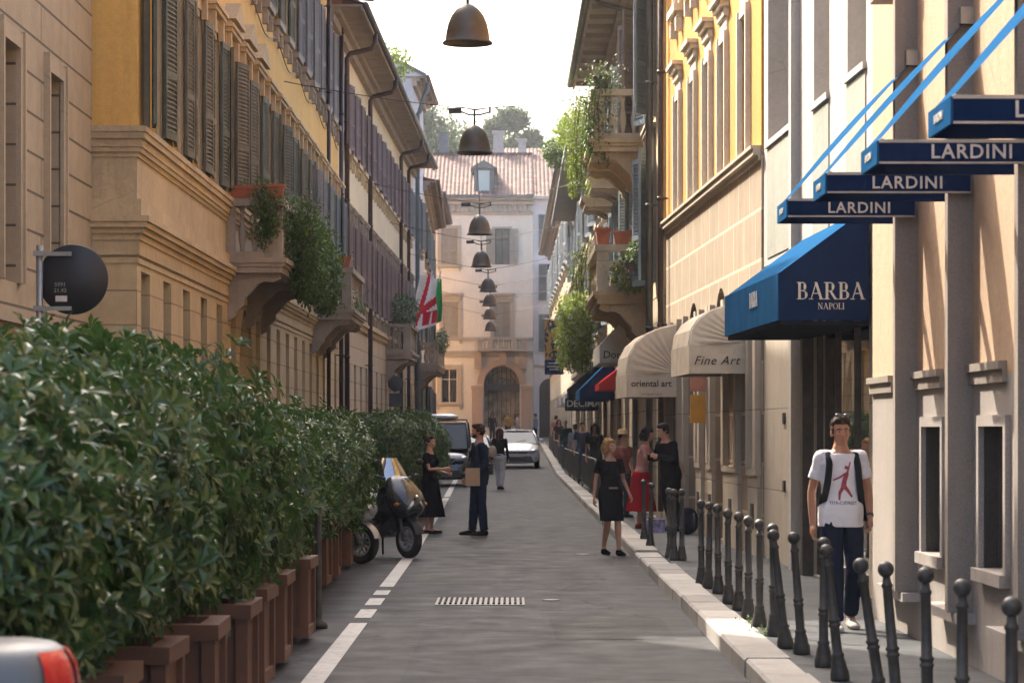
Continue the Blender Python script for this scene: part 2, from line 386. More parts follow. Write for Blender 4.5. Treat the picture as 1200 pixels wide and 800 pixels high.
# ------------------------------------------------------------------ buildings
class Wall:
    "a facade: u runs away from the camera along the wall, n out towards the street"
    def __init__(s, name, label, cat, side, X0, Y0, X1, Y1, zg=0, D=6):
        s.s = -1 if side == 'L' else 1
        s.L = math.hypot(X1-X0, Y1-Y0); s.X0, s.Y0, s.X1, s.Y1 = X0, Y0, X1, Y1; s.D = D; s.zg = zg
        s.ang = math.atan2(Y1-Y0, X1-X0)
        s.root = thing(name, label, cat, (X0, Y0, zg), s.ang)
        s.cache = {}
    def u(s, y): return (y - s.Y0)/(s.Y1 - s.Y0)*s.L
    def X(s, y): return s.X0 + (y - s.Y0)/(s.Y1 - s.Y0)*(s.X1 - s.X0)
    def box(s, mb, u0, u1, n0, n1, z0, z1):
        a, b = sorted((s.s*n0, s.s*n1)); return mb.box(u0, u1, a, b, z0, z1)
    def P(s, u, n, z): return (u, s.s*n, z)
    def W(s, u, n, z):
        "local (u, n, z) to world"
        c, q = math.cos(s.ang), math.sin(s.ang); y = s.s*n
        return Vector((s.X0 + c*u - q*y, s.Y0 + q*u + c*y, z + s.zg))
    def facade(s, z0, z1, ops, mat, name='wall', near=True, far=True, n=0, u0=0, u1=None):
        u1 = s.L if u1 is None else u1
        us = sorted({u0, u1, *[o[0] for o in ops], *[o[1] for o in ops]}); us = [x for x in us if u0 <= x <= u1]
        zs = sorted({z0, z1, *[o[2] for o in ops], *[o[3] for o in ops]}); zs = [x for x in zs if z0 <= x <= z1]
        mb = MB()
        for i in range(len(us)-1):
            for j in range(len(zs)-1):
                cu, cz = (us[i]+us[i+1])/2, (zs[j]+zs[j+1])/2
                if any(o[0] < cu < o[1] and o[2] < cz < o[3] for o in ops): continue
                mb.quad(s.P(us[i], n, zs[j]), s.P(us[i+1], n, zs[j]), s.P(us[i+1], n, zs[j+1]), s.P(us[i], n, zs[j+1]))
        for o in ops:
            a, b, c, d = o[:4]; dep = o[4] if len(o) > 4 else .22; arch = len(o) > 5 and o[5]
            q = n - dep
            if not arch:
                mb.quad(s.P(a,n,c), s.P(a,q,c), s.P(a,q,d), s.P(a,n,d)); mb.quad(s.P(b,n,c), s.P(b,q,c), s.P(b,q,d), s.P(b,n,d))
                mb.quad(s.P(a,n,d), s.P(b,n,d), s.P(b,q,d), s.P(a,q,d)); mb.quad(s.P(a,n,c), s.P(b,n,c), s.P(b,q,c), s.P(a,q,c))
            else:
                r = (b-a)/2; zc = d - r*(o[6] if len(o) > 6 else 1); hz = d - zc; m = (a+b)/2; N = 16
                arc = [(m - r*math.cos(math.pi*k/N), zc + hz*math.sin(math.pi*k/N)) for k in range(N+1)]
                mb.quad(s.P(a,n,c), s.P(a,q,c), s.P(a,q,zc), s.P(a,n,zc)); mb.quad(s.P(b,n,c), s.P(b,q,c), s.P(b,q,zc), s.P(b,n,zc))
                mb.quad(s.P(a,n,c), s.P(b,n,c), s.P(b,q,c), s.P(a,q,c))
                for k in range(N):
                    p, w = arc[k], arc[k+1]
                    mb.quad(s.P(p[0],n,p[1]), s.P(w[0],n,w[1]), s.P(w[0],q,w[1]), s.P(p[0],q,p[1]))
                    mb.quad(s.P(p[0],n,p[1]), s.P(w[0],n,w[1]), s.P(w[0],n,d), s.P(p[0],n,d))
        if near: mb.quad(s.P(u0,n,z0), s.P(u0,-s.D,z0), s.P(u0,-s.D,z1), s.P(u0,n,z1))
        if far: mb.quad(s.P(u1,n,z0), s.P(u1,-s.D,z0), s.P(u1,-s.D,z1), s.P(u1,n,z1))
        mb.quad(s.P(u0,-s.D,z0), s.P(u1,-s.D,z0), s.P(u1,-s.D,z1), s.P(u0,-s.D,z1))
        mb.quad(s.P(u0,n,z1), s.P(u1,n,z1), s.P(u1,-s.D,z1), s.P(u0,-s.D,z1))
        return mb.build(name, mat, s.root)
    def band(s, name, z0, z1, p, mat, near=True, u0=0, u1=None, steps=None):
        "a string course that also wraps the near end; steps = [(z0, z1, p), ...]"
        mb = MB(); u1 = s.L if u1 is None else u1
        for (a, b, q) in (steps or [(z0, z1, p)]):
            if near: s.box(mb, u0 - q, u1, -s.D, q, a, b)
            else: s.box(mb, u0 + .002, u1, -.05, q, a, b)
        return mb.build(name, mat, s.root)
    def leafmesh(s, w, h, mat, slat=True):
        k = ('leaf', round(w, 3), round(h, 3), mat.name)
        if k in LEAFS: return LEAFS[k]
        mb = MB(); t = .022; f = .055
        mb.box(0, f, -t, t, 0, h); mb.box(w-f, w, -t, t, 0, h)
        for z in (0, h*.36, h-.09): mb.box(f, w-f, -t, t, z, z+.09)
        z = .1
        while z < h - .12:
            mb.add([(f,-t,z),(w-f,-t,z),(w-f,t*.8,z+.045),(f,t*.8,z+.045),(f,-t,z+.01),(w-f,-t,z+.01),(w-f,t*.8,z+.055),(f,t*.8,z+.055)],
                   [(0,1,2,3),(7,6,5,4),(0,4,5,1),(3,2,6,7)])
            z += .062
        mb.box(f, w-f, -.003, .003, .05, h-.05)
        LEAFS[k] = mb.mesh('shutter', mat); return LEAFS[k]
    def window(s, uc, z0, w, h, dep=.2, frame='frame_dark', glass='glass', shut=None, ang=None, sur=None, surmat='stone_plain',
               sill=True, hood=None, closed=False, bars=2, name='window', arch=False, shutw=None, transom=True):
        k = (round(w,3), round(h,3), dep, frame, glass, sur, sill, hood, bars, arch, surmat, transom)
        if k not in s.cache:
            mb = MB(); f = .06; a = w/2; q = -dep
            s.box(mb, -a, -a+f, q, q+.06, 0, h); s.box(mb, a-f, a, q, q+.06, 0, h)
            s.box(mb, -a+f, a-f, q, q+.06, 0, f); s.box(mb, -a+f, a-f, q, q+.06, h-f, h)
            if bars >= 1: s.box(mb, -.035, .035, q, q+.055, f, h-f)
            if transom: s.box(mb, -a+f, a-f, q, q+.05, h*.68, h*.68+.05)
            if bars >= 2: s.box(mb, -a+f, a-f, q, q+.05, h*.34, h*.34+.035)
            me = mb.mesh('window', M[frame])
            pb = MB(); pb.quad(s.P(-a,q+.02,0), s.P(a,q+.02,0), s.P(a,q+.02,h), s.P(-a,q+.02,h))
            extra = []
            sb = MB()
            if sur:
                e = .045
                s.box(sb, -a-sur, -a, -.01, e, 0, h+sur); s.box(sb, a, a+sur, -.01, e, 0, h+sur); s.box(sb, -a, a, -.01, e, h, h+sur)
                s.box(sb, -a-sur-.03, -a-sur+.04, -.01, e+.025, 0, h+sur+.03); s.box(sb, a+sur-.04, a+sur+.03, -.01, e+.025, 0, h+sur+.03)
                extra.append(('surround', sb))
            if sill:
                sb = MB(); q2 = (sur or 0)+.08
                s.box(sb, -a-q2, a+q2, -.01, .15, -.12, -.002); s.box(sb, -a-q2+.06, a+q2-.06, -.01, .09, -.2, -.12)
                s.box(sb, -a-q2+.08, -a-q2+.2, -.01, .11, -.42, -.2); s.box(sb, a+q2-.2, a+q2-.08, -.01, .11, -.42, -.2)
                extra.append(('sill', sb))
            if hood:
                sb = MB(); q2 = (sur or .1)+.12; zh = h+(sur or 0)
                s.box(sb, -a-q2+.1, a+q2-.1, -.01, .07, zh+.003, zh+.2)
                s.box(sb, -a-q2+.02, a+q2-.02, -.01, .17, zh+.2, zh+.27); s.box(sb, -a-q2-.04, a+q2+.04, -.01, .2, zh+.27, zh+.33)
                s.box(sb, -a-q2+.02, a+q2-.02, -.01, .16, zh+.33, zh+.37)
                for x in (-a-.1, a-.04): s.box(sb, x, x+.14, .07, .15, zh-.12, zh+.2)
                if hood == 'box':
                    sb = MB(); s.box(sb, -a-.04, a+.04, -.01, .03, h+.06, h+.3); s.box(sb, -a-.1, a+.1, -.01, .12, h+.42, h+.5); s.box(sb, -a-.06, a+.06, -.01, .07, h+.3, h+.42); s.box(sb, -a-.14, a+.14, -.01, .17, h+.5, h+.56)
                if hood == 'tri':
                    p = [s.P(-a-q2-.02, .0, zh+.39), s.P(a+q2+.02, .0, zh+.39), s.P(0, .0, zh+.75)]
                    sb.prism(p, (0, s.s*.24, 0))
                extra.append(('hood', sb))
            s.cache[k] = (me, pb.mesh('pane', M[glass]), [(nm, e.mesh(nm, M[surmat])) for nm, e in extra])
        me, pm, extra = s.cache[k]
        o = link(name, me, s.root, (uc, 0, z0))
        link('pane', pm, o)
        for nm, e in extra: link(nm, e, o)
        if shut:
            lw = (shutw or w/2) - .004
            lm = s.leafmesh(lw, h-.02, M[shut])
            if closed:
                for sg in (-1, 1):
                    link('shutter', lm, o, (sg*w/2, s.s*-.05, .01), (0, 0, 0 if sg < 0 else math.pi))
            else:
                for sg in (-1, 1):
                    a = R(ang if ang is not None else 6) * rnd.uniform(.6, 1.5)
                    th = math.atan2(s.s*math.sin(a), sg*math.cos(a))
                    link('shutter', lm, o, (sg*(w/2+.01), s.s*((.11 if sur else .05)), .01), (0, 0, th))
        return o
    def downpipe(s, y, z0, z1, n=.1, top=None, mat='copper', r=.055):
        mb = MB(); u = s.u(y)
        pts = [s.P(u, n, z0), s.P(u, n, z1)]
        if top: pts += [s.P(u, n+.08, z1+.12), s.P(u, top[0]-.1, top[1]-.45), s.P(u, top[0], top[1]-.3), s.P(u, top[0], top[1])]
        mb.tube(pts, r, 8)
        z = z0 + 1
        while z < z1: mb.lathe([(r+.015, z-.03), (r+.015, z+.03)], s.P(u, n, 0), 8); s.box(mb, u-.015, u+.015, 0, n, z-.015, z+.015); z += 2.1
        return mb.build('downpipe', M[mat], s.root)
    def eaves(s, z, over=.9, rise=2.6, depth=5, gmat='zinc', brackets=1.2, soffit='wood_soffit', u0=0, near=.3, gable=None):
        mb = MB(); s.box(mb, u0-near, s.L, -.3, over-.02, z-.06, z)
        s.box(mb, u0-near, s.L, -.02, .16, z-.42, z-.06); s.box(mb, u0-near+.05, s.L, -.02, .3, z-.2, z-.06)
        s.box(mb, u0-near, s.L, over-.06, over, z-.15, z-.062)
        o = mb.build('eaves', M[soffit], s.root)
        mb = MB(); k = u0+.3
        while k < s.L and brackets: s.box(mb, k, k+.12, .3, over-.08, z-.16, z-.062); k += brackets
        if brackets: mb.build('eaves_bracket', M[soffit], s.root)['kind'] = 'stuff'
        gb = MB(); gb.tube([s.P(u0-near, over+.06, z-.02), s.P(s.L, over+.06, z-.02)], .085, 10); 
        gb.build('gutter', M[gmat], s.root)
        # tiled slope
        rb = MB(); n = int((s.L + near)/.13); vs = []
        for i in range(n+1):
            u = u0-near + i*.13; h = .05*(i % 2)
            vs += [s.P(u, over+.02, z+.02+h), s.P(u, -depth, z+rise+h)]
        rb.add(vs, [(2*i, 2*i+2, 2*i+3, 2*i+1) for i in range(n)])
        uu = u0-near
        rb.poly([s.P(uu, over, z), s.P(uu, -depth, z+rise), s.P(uu, -depth, z)])
        rb.quad(s.P(uu, -depth, z), s.P(s.L, -depth, z), s.P(s.L, -depth, z+rise), s.P(uu, -depth, z+rise))
        rb.poly([s.P(s.L, over, z), s.P(s.L, -depth, z+rise), s.P(s.L, -depth, z)])
        rb.build('roof', M['tiles'], s.root)
        if gable:
            gm = MB(); gm.prism([s.P(-near-.01, over-.1, z), s.P(-near-.01, -depth, z+rise-.05), s.P(-near-.01, -depth, z)], (.01, 0, 0)); gm.build('gable', M[gable], s.root)
            gm = MB(); gm.prism([s.P(-near-.1, over, z-.05), s.P(-near-.1, -depth, z+rise-.05), s.P(-near-.1, -depth, z+rise+.1), s.P(-near-.1, over, z+.1)], (.15, 0, 0)); gm.build('verge', M['shutter_dark'], s.root)
    def balcony(s, y0, y1, zf, proj=.9, h=.95, mat='stone_grey', rail='stone', cons=None, smat=None, csc=1):
        "slab, consoles, corner posts, balusters, hand rail"
        u0, u1 = s.u(y0), s.u(y1); sm = M[smat or mat]
        mb = MB(); s.box(mb, u0-.06, u1+.06, 0.002, proj+.08, zf-.08, zf); s.box(mb, u0, u1, 0.002, proj, zf-.24, zf-.08); s.box(mb, u0-.03, u1+.03, .002, proj+.04, zf-.14, zf-.08)
        slab = mb.build('balcony', sm, s.root)
        cu = cons or [u0+.15, (u0+u1)/2, u1-.35]
        prof = [(a_, b_*.82*csc) for a_, b_ in [(0,0),(proj*.92,0),(proj*.95,-.1),(proj*.82,-.17),(proj*.66,-.15),(proj*.55,-.2),(proj*.42,-.36),(proj*.3,-.5),(proj*.3,-.62),(proj*.17,-.74),(proj*.16,-.84),(.0,-.95)]]
        for c in cu:
            cb = MB(); cb.prism([s.P(c, n+.003, zf-.245+z) for n, z in prof], (.2, 0, 0)); cb.build('console', sm, slab)
        if rail == 'stone':
            mb = MB()
            for (a, b) in ((u0, u0+.22), (u1-.22, u1)): s.box(mb, a, b, proj-.22, proj, zf, zf+h-.12)
            s.box(mb, u0, u0+.14, .002, .14, zf, zf+h-.12)
            s.box(mb, u0+.02, u1-.02, proj-.18, proj-.04, zf+.001, zf+.1); s.box(mb, u0+.02, u0+.16, .1, proj-.2, zf+.001, zf+.1); s.box(mb, u1-.16, u1-.02, .1, proj-.2, zf+.001, zf+.1)
            mb.build('balcony_post', M[mat], slab)
            mb = MB()
            s.box(mb, u0-.04, u1+.04, proj-.24, proj+.04, zf+h-.118, zf+h); s.box(mb, u0-.04, u0+.2, .002, proj-.242, zf+h-.118, zf+h); s.box(mb, u1-.2, u1+.04, .002, proj-.242, zf+h-.118, zf+h)
            mb.build('hand_rail', M[mat], slab)
            prof = [(.035,.1),(.035,.16),(.06,.3),(.062,.38),(.03,.55),(.028,h-.22),(.045,h-.16),(.045,h-.118)]
            k = ('bal', h)
            if k not in LEAFS:
                b = MB(); b.lathe(prof, n=8); LEAFS[k] = b.mesh('baluster', M[mat])
            x = u0+.36
            while x < u1-.3: link('baluster', LEAFS[k], slab, s.P(x, proj-.11, zf)); x += .24
            x = .25
            while x < proj-.3:
                for uu in (u0+.09, u1-.09): link('baluster', LEAFS[k], slab, s.P(uu, x, zf))
                x += .2
        else:
            mb = MB(); zt = zf+h
            s.box(mb, u0, u1, proj-.05, proj-.01, zt-.04, zt); s.box(mb, u0, u1, proj-.04, proj-.02, zf+.08, zf+.1)
            for uu in (u0, u1-.04): s.box(mb, uu, uu+.04, .002, proj-.052, zt-.04, zt); s.box(mb, uu+.01, uu+.03, .002, proj-.052, zf+.08, zf+.1)
            x = u0
            while x < u1: s.box(mb, x, x+.018, proj-.039, proj-.021, zf+.001, zt-.042); x += .12
            x = .1
            while x < proj-.08:
                for uu in (u0+.011, u1-.029): s.box(mb, uu, uu+.018, x, x+.018, zf+.001, zt-.042)
                x += .12
            mb.build('railing', M['iron'], slab)
        return slab
LEAFS = {}

# ---- near left stone palazzo (set back half a metre)
B0 = Wall('stone_palazzo', 'brown rusticated stone house filling the left edge behind the round sign', 'building', 'L', -5.15, 8, -5.15, 31.38, D=7)
ops = []; wins = []
for k in range(8):
    ya = 28.35 - 2.55*k + (.0)
    if k == 0: pass
    ops.append((B0.u(ya), B0.u(ya)+.82, 3.18, 5.62, .3))
    if ya > 9: wins.append(ya)
ops = [o for o in ops if o[0] > .3]
B0.facade(-.1, 9.8, ops, M['stone_near'], 'wall')
B0.facade(9.8, 12.9, [], M['stone_near_plain'], 'wall', u0=0, u1=21.2)  # unseen top stops short: gap shaped to let sun onto the pavement
for o in ops: B0.window((o[0]+o[1])/2, 3.18, .82, 2.44, dep=.3, sur=.16, surmat='stone_near_plain', sill=False, bars=1, transom=True, glass='glass')
B0.band('plinth', -.1, .9, .06, M['stone_near_plain']); B0.band('string_course', 2.75, 2.9, .08, M['stone_near_plain'], near=False)
mb = MB(); B0.box(mb, 0, 21.2, -2, .5, 12.9, 13.15)
mb.build('cornice', M['stone_near_plain'], B0.root)

# ---- long yellow house over a stone base
B1 = Wall('yellow_palazzo', 'long yellow house over a stone base with weathered green grey shutters and two planted balconies', 'building', 'L', -4.6, 31.4, -4.6, 67.6, D=9)
go = []; y = 31.75
skip = lambda y, sp: any(a < y < b for a, b in sp)
while y < 66.5:
    if not skip(y, [(42.0, 43.6)]): go.append((B1.u(y), B1.u(y)+.78, 1.0, 3.62, .3))
    y += 2.03
go.append((B1.u(43.2), B1.u(45.4), -.05, 3.75, .35, True))
B1.facade(-.1, 4.0, go, M['stone'], 'wall')
for o in go:
    if len(o) < 6: B1.window((o[0]+o[1])/2, 1.0, .78, 2.62, dep=.3, sill=False, bars=1, frame='frame_dark')
    else:
        mb = MB(); B1.box(mb, o[0], o[1], -.4, -.3, -.05, 3.75); mb.build('door', M['frame_dark'], B1.root)
B1.facade(4.0, 5.3, [], M['stone_plain'], 'wall')
B1.band('cornice', 0, 0, 0, M['stone_plain'], steps=[(3.70, 3.76, .02), (3.80, 3.98, .03), (3.98, 4.06, .05), (4.06, 4.13, .09), (4.13, 4.2, .14), (4.2, 4.27, .17), (4.27, 4.48, .06)])
B1.band('sill_course', 0, 0, 0, M['stone_plain'], steps=[(5.0, 5.06, .02), (5.06, 5.12, .05), (5.12, 5.22, .07), (5.22, 5.30, .11), (5.3, 5.37, .13)])
uo = []; y = 31.75+.35; k = 0; W1 = []
while y < 66.6:
    W1.append(y); uo.append((B1.u(y), B1.u(y)+1.0, 5.42, 7.66, .25)); uo += [(B1.u(y), B1.u(y)+1.0, 9.55, 11.8, .25)] if y > 36 else []; y += 2.15
B1.facade(5.3, 11.15, [o[:3] + (min(o[3], 11.15),) + o[4:] for o in uo], M['yellow'], 'wall'); B1.facade(11.15, 11.9, [(o[0], o[1], 11.15, 11.8, .25) for o in uo if o[3] > 11.5], M['yellow'], 'wall', u0=1.7) if 1 else B1.facade(5.3, 11.9, uo, M['yellow'], 'wall'); B1.facade(11.9, 13.2, [], M['yellow'], 'wall', u0=1.7)  # near bay, out of view, cut lower to let the sun past
for i, y in enumerate(W1):
    u = B1.u(y)+.5
    late = y > 58
    sh = 'shutter_violet' if 56 < y < 59 else ('shutter_dark' if y >= 59 else ('shutter_green' if i % 3 == 0 else 'shutter_grey'))
    B1.window(u, 5.42, 1.0, 2.24, dep=.22, shut=sh, ang=5 if i % 4 else 11, hood='tri' if 4 <= i <= 6 else True, sur=.1, sill=False, surmat='stone_plain', shutw=.56)
    if y > 36: B1.window(u, 9.55, 1.0, 2.25, dep=.22, shut='shutter_violet' if y > 52 else 'shutter_grey', ang=6, sill=True, surmat='stone_grey', shutw=.56)
B1.eaves(13.2, over=.85, u0=1.8, near=.05, rise=.5)  # unseen roof kept low and started late so sun clears it
bal1 = B1.balcony(41.2, 47.2, 4.42, .9, mat='stone_grey')
bal2 = B1.balcony(58.7, 63.2, 4.42, .92, mat='stone_grey')
B1.downpipe(62.6, .5, 12.9, n=.12, r=.05); B1.downpipe(66.9, .5, 12.2, n=.14, r=.06)
mb = MB(); mb.tube([B1.P(-.12, -.3, 5.4), B1.P(-.12, -.3, 5.5)], .01)
# stains of an old cable along the wall
mb = MB(); mb.tube([B1.P(u_, .06, 9.05 - .12*math.sin(u_*1.3)) for u_ in [x*.6 for x in range(20, 60)]], .012, 5); mb.build('cable', M['iron'], B1.root)

# ---- cream house with mauve shutters
def XB2(y): return -5.61 + .015*y
B2 = Wall('cream_palazzo', 'cream house with two rows of faded mauve shutters and brown downpipes', 'building', 'L', XB2(67.62), 67.62, XB2(104.4), 104.4, D=9)
go = []; y = 68.5; i = 0
while y < 103.5:
    go.append((B2.u(y), B2.u(y)+.85, .9, 3.5, .25)); y += 2.3
B2.facade(-.1, 4.9, go, M['stone_grid'], 'wall')
for o in go: B2.window((o[0]+o[1])/2, .9, .85, 2.6, dep=.25, sill=False, bars=1)
uo = []; y = 69.0; W2 = []
while y < 103.2:
    W2.append(y); u = B2.u(y); uo.append((u, u+1.0, 5.3, 7.35, .22)); uo.append((u, u+1.0, 9.3, 11.1, .22)); y += 2.3
B2.facade(4.9, 12.35, uo, M['cream'], 'wall')
B2.band('string_course', 4.6, 4.72, .12, M['stone_plain'], near=False, steps=[(4.55, 4.7, .06), (4.7, 4.78, .14), (4.78, 4.9, .05)])
for i, y in enumerate(W2):
    u = B2.u(y)+.5
    sh = 'shutter_mauve' if y < 98 else 'shutter_dark'
    B2.window(u, 5.3, 1.0, 2.05, dep=.2, shut=sh, ang=7, hood=True, sur=.1, sill=True, surmat='stone_grey', shutw=.6, bars=1)
    B2.window(u, 9.3, 1.0, 1.8, dep=.2, shut=sh, ang=6, sill=True, sur=.08, surmat='stone_plain', shutw=.6, bars=1)
B2.eaves(12.35, over=.9, gmat='zinc', brackets=0, near=3.2, rise=1.6)
for y in (68.6, 77.5, 93.5, 98.5): B2.downpipe(y, .5, 11.6, n=.16, top=(.92, 12.3), r=.07)
B2.balcony(87.2, 91.5, 4.3, .85, mat='stone_grey')

# ---- taller pale house behind it
B3 = Wall('pale_house', 'tall pale blue white house with slate shutters rising above the cream house', 'building', 'L', XB2(104.42), 104.42, XB2(113), 113, D=9, zg=0)
go = [(B3.u(y), B3.u(y)+1.0, z, z+2.1, .22) for y in (106.5, 110.0) for z in (1.6, 5.5, 9.4, 12.6) if z < 12]
B3.facade(-.1, 4.6, [o for o in go if o[3] < 4.6], M['stone_grid'], 'wall')
B3.facade(4.6, 16.0, [o for o in go if o[3] > 4.6], M['bluewhite'], 'wall')
for o in go: B3.window((o[0]+o[1])/2, o[2], 1.0, 2.1, dep=.2, shut='shutter_dark', ang=10, sill=True, surmat='stone_grey', shutw=.6, bars=1)
B3.eaves(16.05, over=.55, gmat='zinc', brackets=1.6, near=.06, depth=5, rise=2.9, gable='bluewhite')
B3b = Wall('plain_house', 'lower cream house between the pale house and the orange one, mostly hidden', 'building', 'L', XB2(113.02), 113.02, -4.3, 138, D=9)
go2 = [(B3b.u(y), B3b.u(y)+1.0, z, z+2.1, .22) for y in (116.5, 121.5, 126.5, 131.5) for z in (1.6, 5.5, 9.4)]
B3b.facade(-.1, 12.6, go2, M['cream'], 'wall')
for o in go2: B3b.window((o[0]+o[1])/2, o[2], 1.0, 2.1, dep=.2, shut='shutter_dark', ang=10, sill=True, surmat='stone_grey', shutw=.6, bars=1)
B3b.eaves(12.6, over=.6, rise=1.2)
B3.downpipe(105.4, .5, 14.6, n=.14, top=(.55, 15.95), r=.09, mat='shutter_dark')
B3.balcony(105.5, 111.5, 4.3, 1.0, mat='stone_grey')
# ---- orange house at the end of the left side
B4 = Wall('orange_house', 'narrow orange plaster house at the far end of the left side', 'building', 'L', -4.6, 138.2, -4.7, 158, D=9, zg=.6)
go = [(B4.u(y), B4.u(y)+1.1, z, z+2.2, .22) for y in (140, 145, 150) for z in (1.0, 5.0, 9.0)]
B4.facade(-.6, 13.8, go, M['orange'], 'wall')
for o in go: B4.window((o[0]+o[1])/2, o[2], 1.1, 2.2, dep=.2, shut='shutter_dark', ang=10, sill=True, surmat='stone_grey', bars=1)
B4.eaves(13.8, over=.9, near=.6, rise=1.4)

# ---- palace closing the street
PX0, PY = -8.0, 162.0
def zp(py): return 1.66 + (503-py)*.054 - 1.02
def xp(px): return (px-600)*.054 - PX0
PA = Wall('cream_palace', 'cream palace closing the end of the street with arched gate, balcony and tiled roof', 'building', 'L', PX0, PY, 1.35, PY, D=10, zg=1.02)
W = [(xp(517), xp(536), zp(310), zp(268)), (xp(580), xp(597), zp(310), zp(268)), (xp(519), xp(537), zp(395), zp(354)), (xp(579), xp(598), zp(397), zp(354)), (xp(517), xp(536), zp(472), zp(432))]
gate = (xp(567), xp(609), -.05, zp(429), .5, True)
PA.facade(-.2, zp(232), [w + (.25,) for w in W] + [gate], M['palace'], 'wall')
def pw(i, **k): w = W[i]; PA.window((w[0]+w[1])/2, w[2], w[1]-w[0], w[3]-w[2], **k)
pw(0, shut='shutter_beige', closed=True, sur=.2, surmat='trim', bars=1); pw(1, shut='shutter_beige', ang=4, sur=.12, surmat='trim', bars=1, shutw=.55, sill=False)
pw(2, shut='shutter_beige', closed=True, sur=.2, hood=True, surmat='trim', bars=1); pw(3, shut='shutter_beige', closed=True, sur=.2, hood=True, surmat='trim', bars=1)
pw(4, sur=.25, surmat='trim', bars=1, frame='frame_white')
mb = MB()
for z, p in ((zp(252), .06), (zp(240), .25), (zp(235), .4)): PA.box(mb, 0, PA.L, -.01, p, z, z+.2)
x = .1
while x < PA.L: PA.box(mb, x, x+.14, .0, .2, zp(248), zp(241)); x += .32
mb.build('cornice', M['trim'], PA.root); mb = MB(); PA.box(mb, 0, PA.L, -.01, .1, zp(418), zp(413)); PA.box(mb, 0, PA.L, -.01, .14, zp(413), zp(411)); PA.box(mb, 0, PA.L, -.01, .12, zp(398), zp(395)); mb.build('string_course', M['trim'], PA.root); mb = MB(); PA.box(mb, 0, PA.L, -.01, .1, -.1, .8)
mb.build('plinth', M['palace'], PA.root)
mb = MB()
for a, b in ((553, 565.5), (610.5, 623)): PA.box(mb, xp(a), xp(b), -.01, .16, -.1, zp(456)); PA.box(mb, xp(a)-.05, xp(b)+.05, -.01, .22, zp(456), zp(452))
m_, r_ = (gate[0]+gate[1])/2, (gate[1]-gate[0])/2; zc_ = gate[3]-r_
for k in range(18):
    a0, a1 = math.pi*k/18, math.pi*(k+1)/18
    q = [(m_-rr*math.cos(a), zc_+rr*math.sin(a)) for a, rr in ((a0, r_+.02), (a1, r_+.02), (a1, r_+.42), (a0, r_+.42))]
    mb.prism([PA.P(x, 0, z) for x, z in q], (0, -.14, 0))
for px in (560, 589, 613): PA.box(mb, xp(px)-.22, xp(px)+.22, 0, .35, zp(432) if px != 589 else zp(427), zp(413)-.002)
mb.build('gate_surround', m_stucco('gate_stone', (.50,.37,.27), (.42,.31,.23), .35), PA.root)
# gate: iron fanlight over glazed doors, a panel behind with reflections and courtyard light painted in
mb = MB(); PA.box(mb, gate[0], gate[1], -.48, -.42, zp(457), zp(450)); PA.box(mb, gate[0], gate[1], -.48, -.42, -.05, .1)
for k in range(1, 8): x = gate[0]+(gate[1]-gate[0])*k/8; PA.box(mb, x-.02, x+.02, -.48, -.44, -.05, zc_+math.sqrt(max(.01, r_*r_-(x-m_)**2)))
for rr in (.35, .7): mb.tube([PA.P(m_-rr*r_*math.cos(math.pi*k/16), -.45, zp(450)+rr*r_*math.sin(math.pi*k/16)) for k in range(17)], .02, 5)
mb.build('gate', M['iron'], PA.root)
mb = MB(); PA.box(mb, gate[0]-.3, gate[1]+.3, -1.1, -1.0, -.1, gate[3]+.2); mb.build('gate_backdrop', M['leaf_tree'] and m_plain('pane_reflection_mottle', (.5,.42,.26), .9, var=.98, scale=1.1), PA.root)  # bright mottled colour stands for pane reflections and light behind the gate
u0, u1 = xp(560), xp(617); zf = zp(411)
mb = MB(); PA.box(mb, u0, u1, .14, .75, zf-.02, zf+.12); bl = mb.build('balcony', M['trim'], PA.root)
mb = MB(); PA.box(mb, u0, u1, .5, .72, zf+.7, zf+.84)
for a in (u0, u0+.62, u1-.3-.62, u1-.3): PA.box(mb, a, a+.3, .5, .72, zf+.12, zf+.698)
PA.box(mb, u0, u0+.2, .02, .5, zf+.7, zf+.84); PA.box(mb, u1-.2, u1, .02, .5, zf+.7, zf+.84)
mb.build('hand_rail', M['trim'], bl)
b = MB(); b.lathe([(.03,.12),(.055,.3),(.03,.5),(.045,.698)], n=8); bm_ = b.mesh('baluster', M['palace'])
x = u0+.45
while x < u1-.4: link('baluster', bm_, bl, PA.P(x, .6, zf)); x += .17
# roof, with dormer and chimneys
def tile_slope(wall, u0, u1, n0, z0, n1, z1, name='roof', pitch=.26):
    L = math.hypot(n1-n0, z1-z0); mb = MB(); N = int((u1-u0)/pitch*6)
    vs = []
    for j in range(2):
        for i in range(N+1):
            x = (u1-u0)*i/N; vs.append((x, j*L, .06*abs(math.sin(math.pi*x/pitch))))
    mb.add(vs, [(i, i+1, N+2+i, N+1+i) for i in range(N)], False)
    o = mb.build(name, M['tiles'], wall.root)
    yv = Vector((0, wall.s*(n1-n0), z1-z0)).normalized(); xv = Vector((1,0,0)); zv = xv.cross(yv)
    o.matrix_local = Matrix.Translation(wall.P(u0, n0, z0)) @ Matrix((xv, yv, zv)).transposed().to_4x4()
    return o
tile_slope(PA, 0, PA.L, .55, zp(230), -7.6, zp(183)+.9)
mb = MB(); mb.box(0, PA.L, -.6, -.4, zp(232), zp(229)); mb.build('gutter', M['shutter_dark'], PA.root)
mb = MB(); mb.poly([(PA.L, -.5, zp(231)), (PA.L, 7.6, zp(183)+.9), (PA.L, 7.6, zp(231))]); mb.box(0, PA.L, 7.4, 7.8, zp(231), zp(183)+1.02); mb.build('roof_ridge', M['tiles'], PA.root)
dx = xp(567); dz = zp(229)
mb = MB(); mb.box(dx-.62, dx+.62, .3, 4.0, dz-.2, dz+1.75)
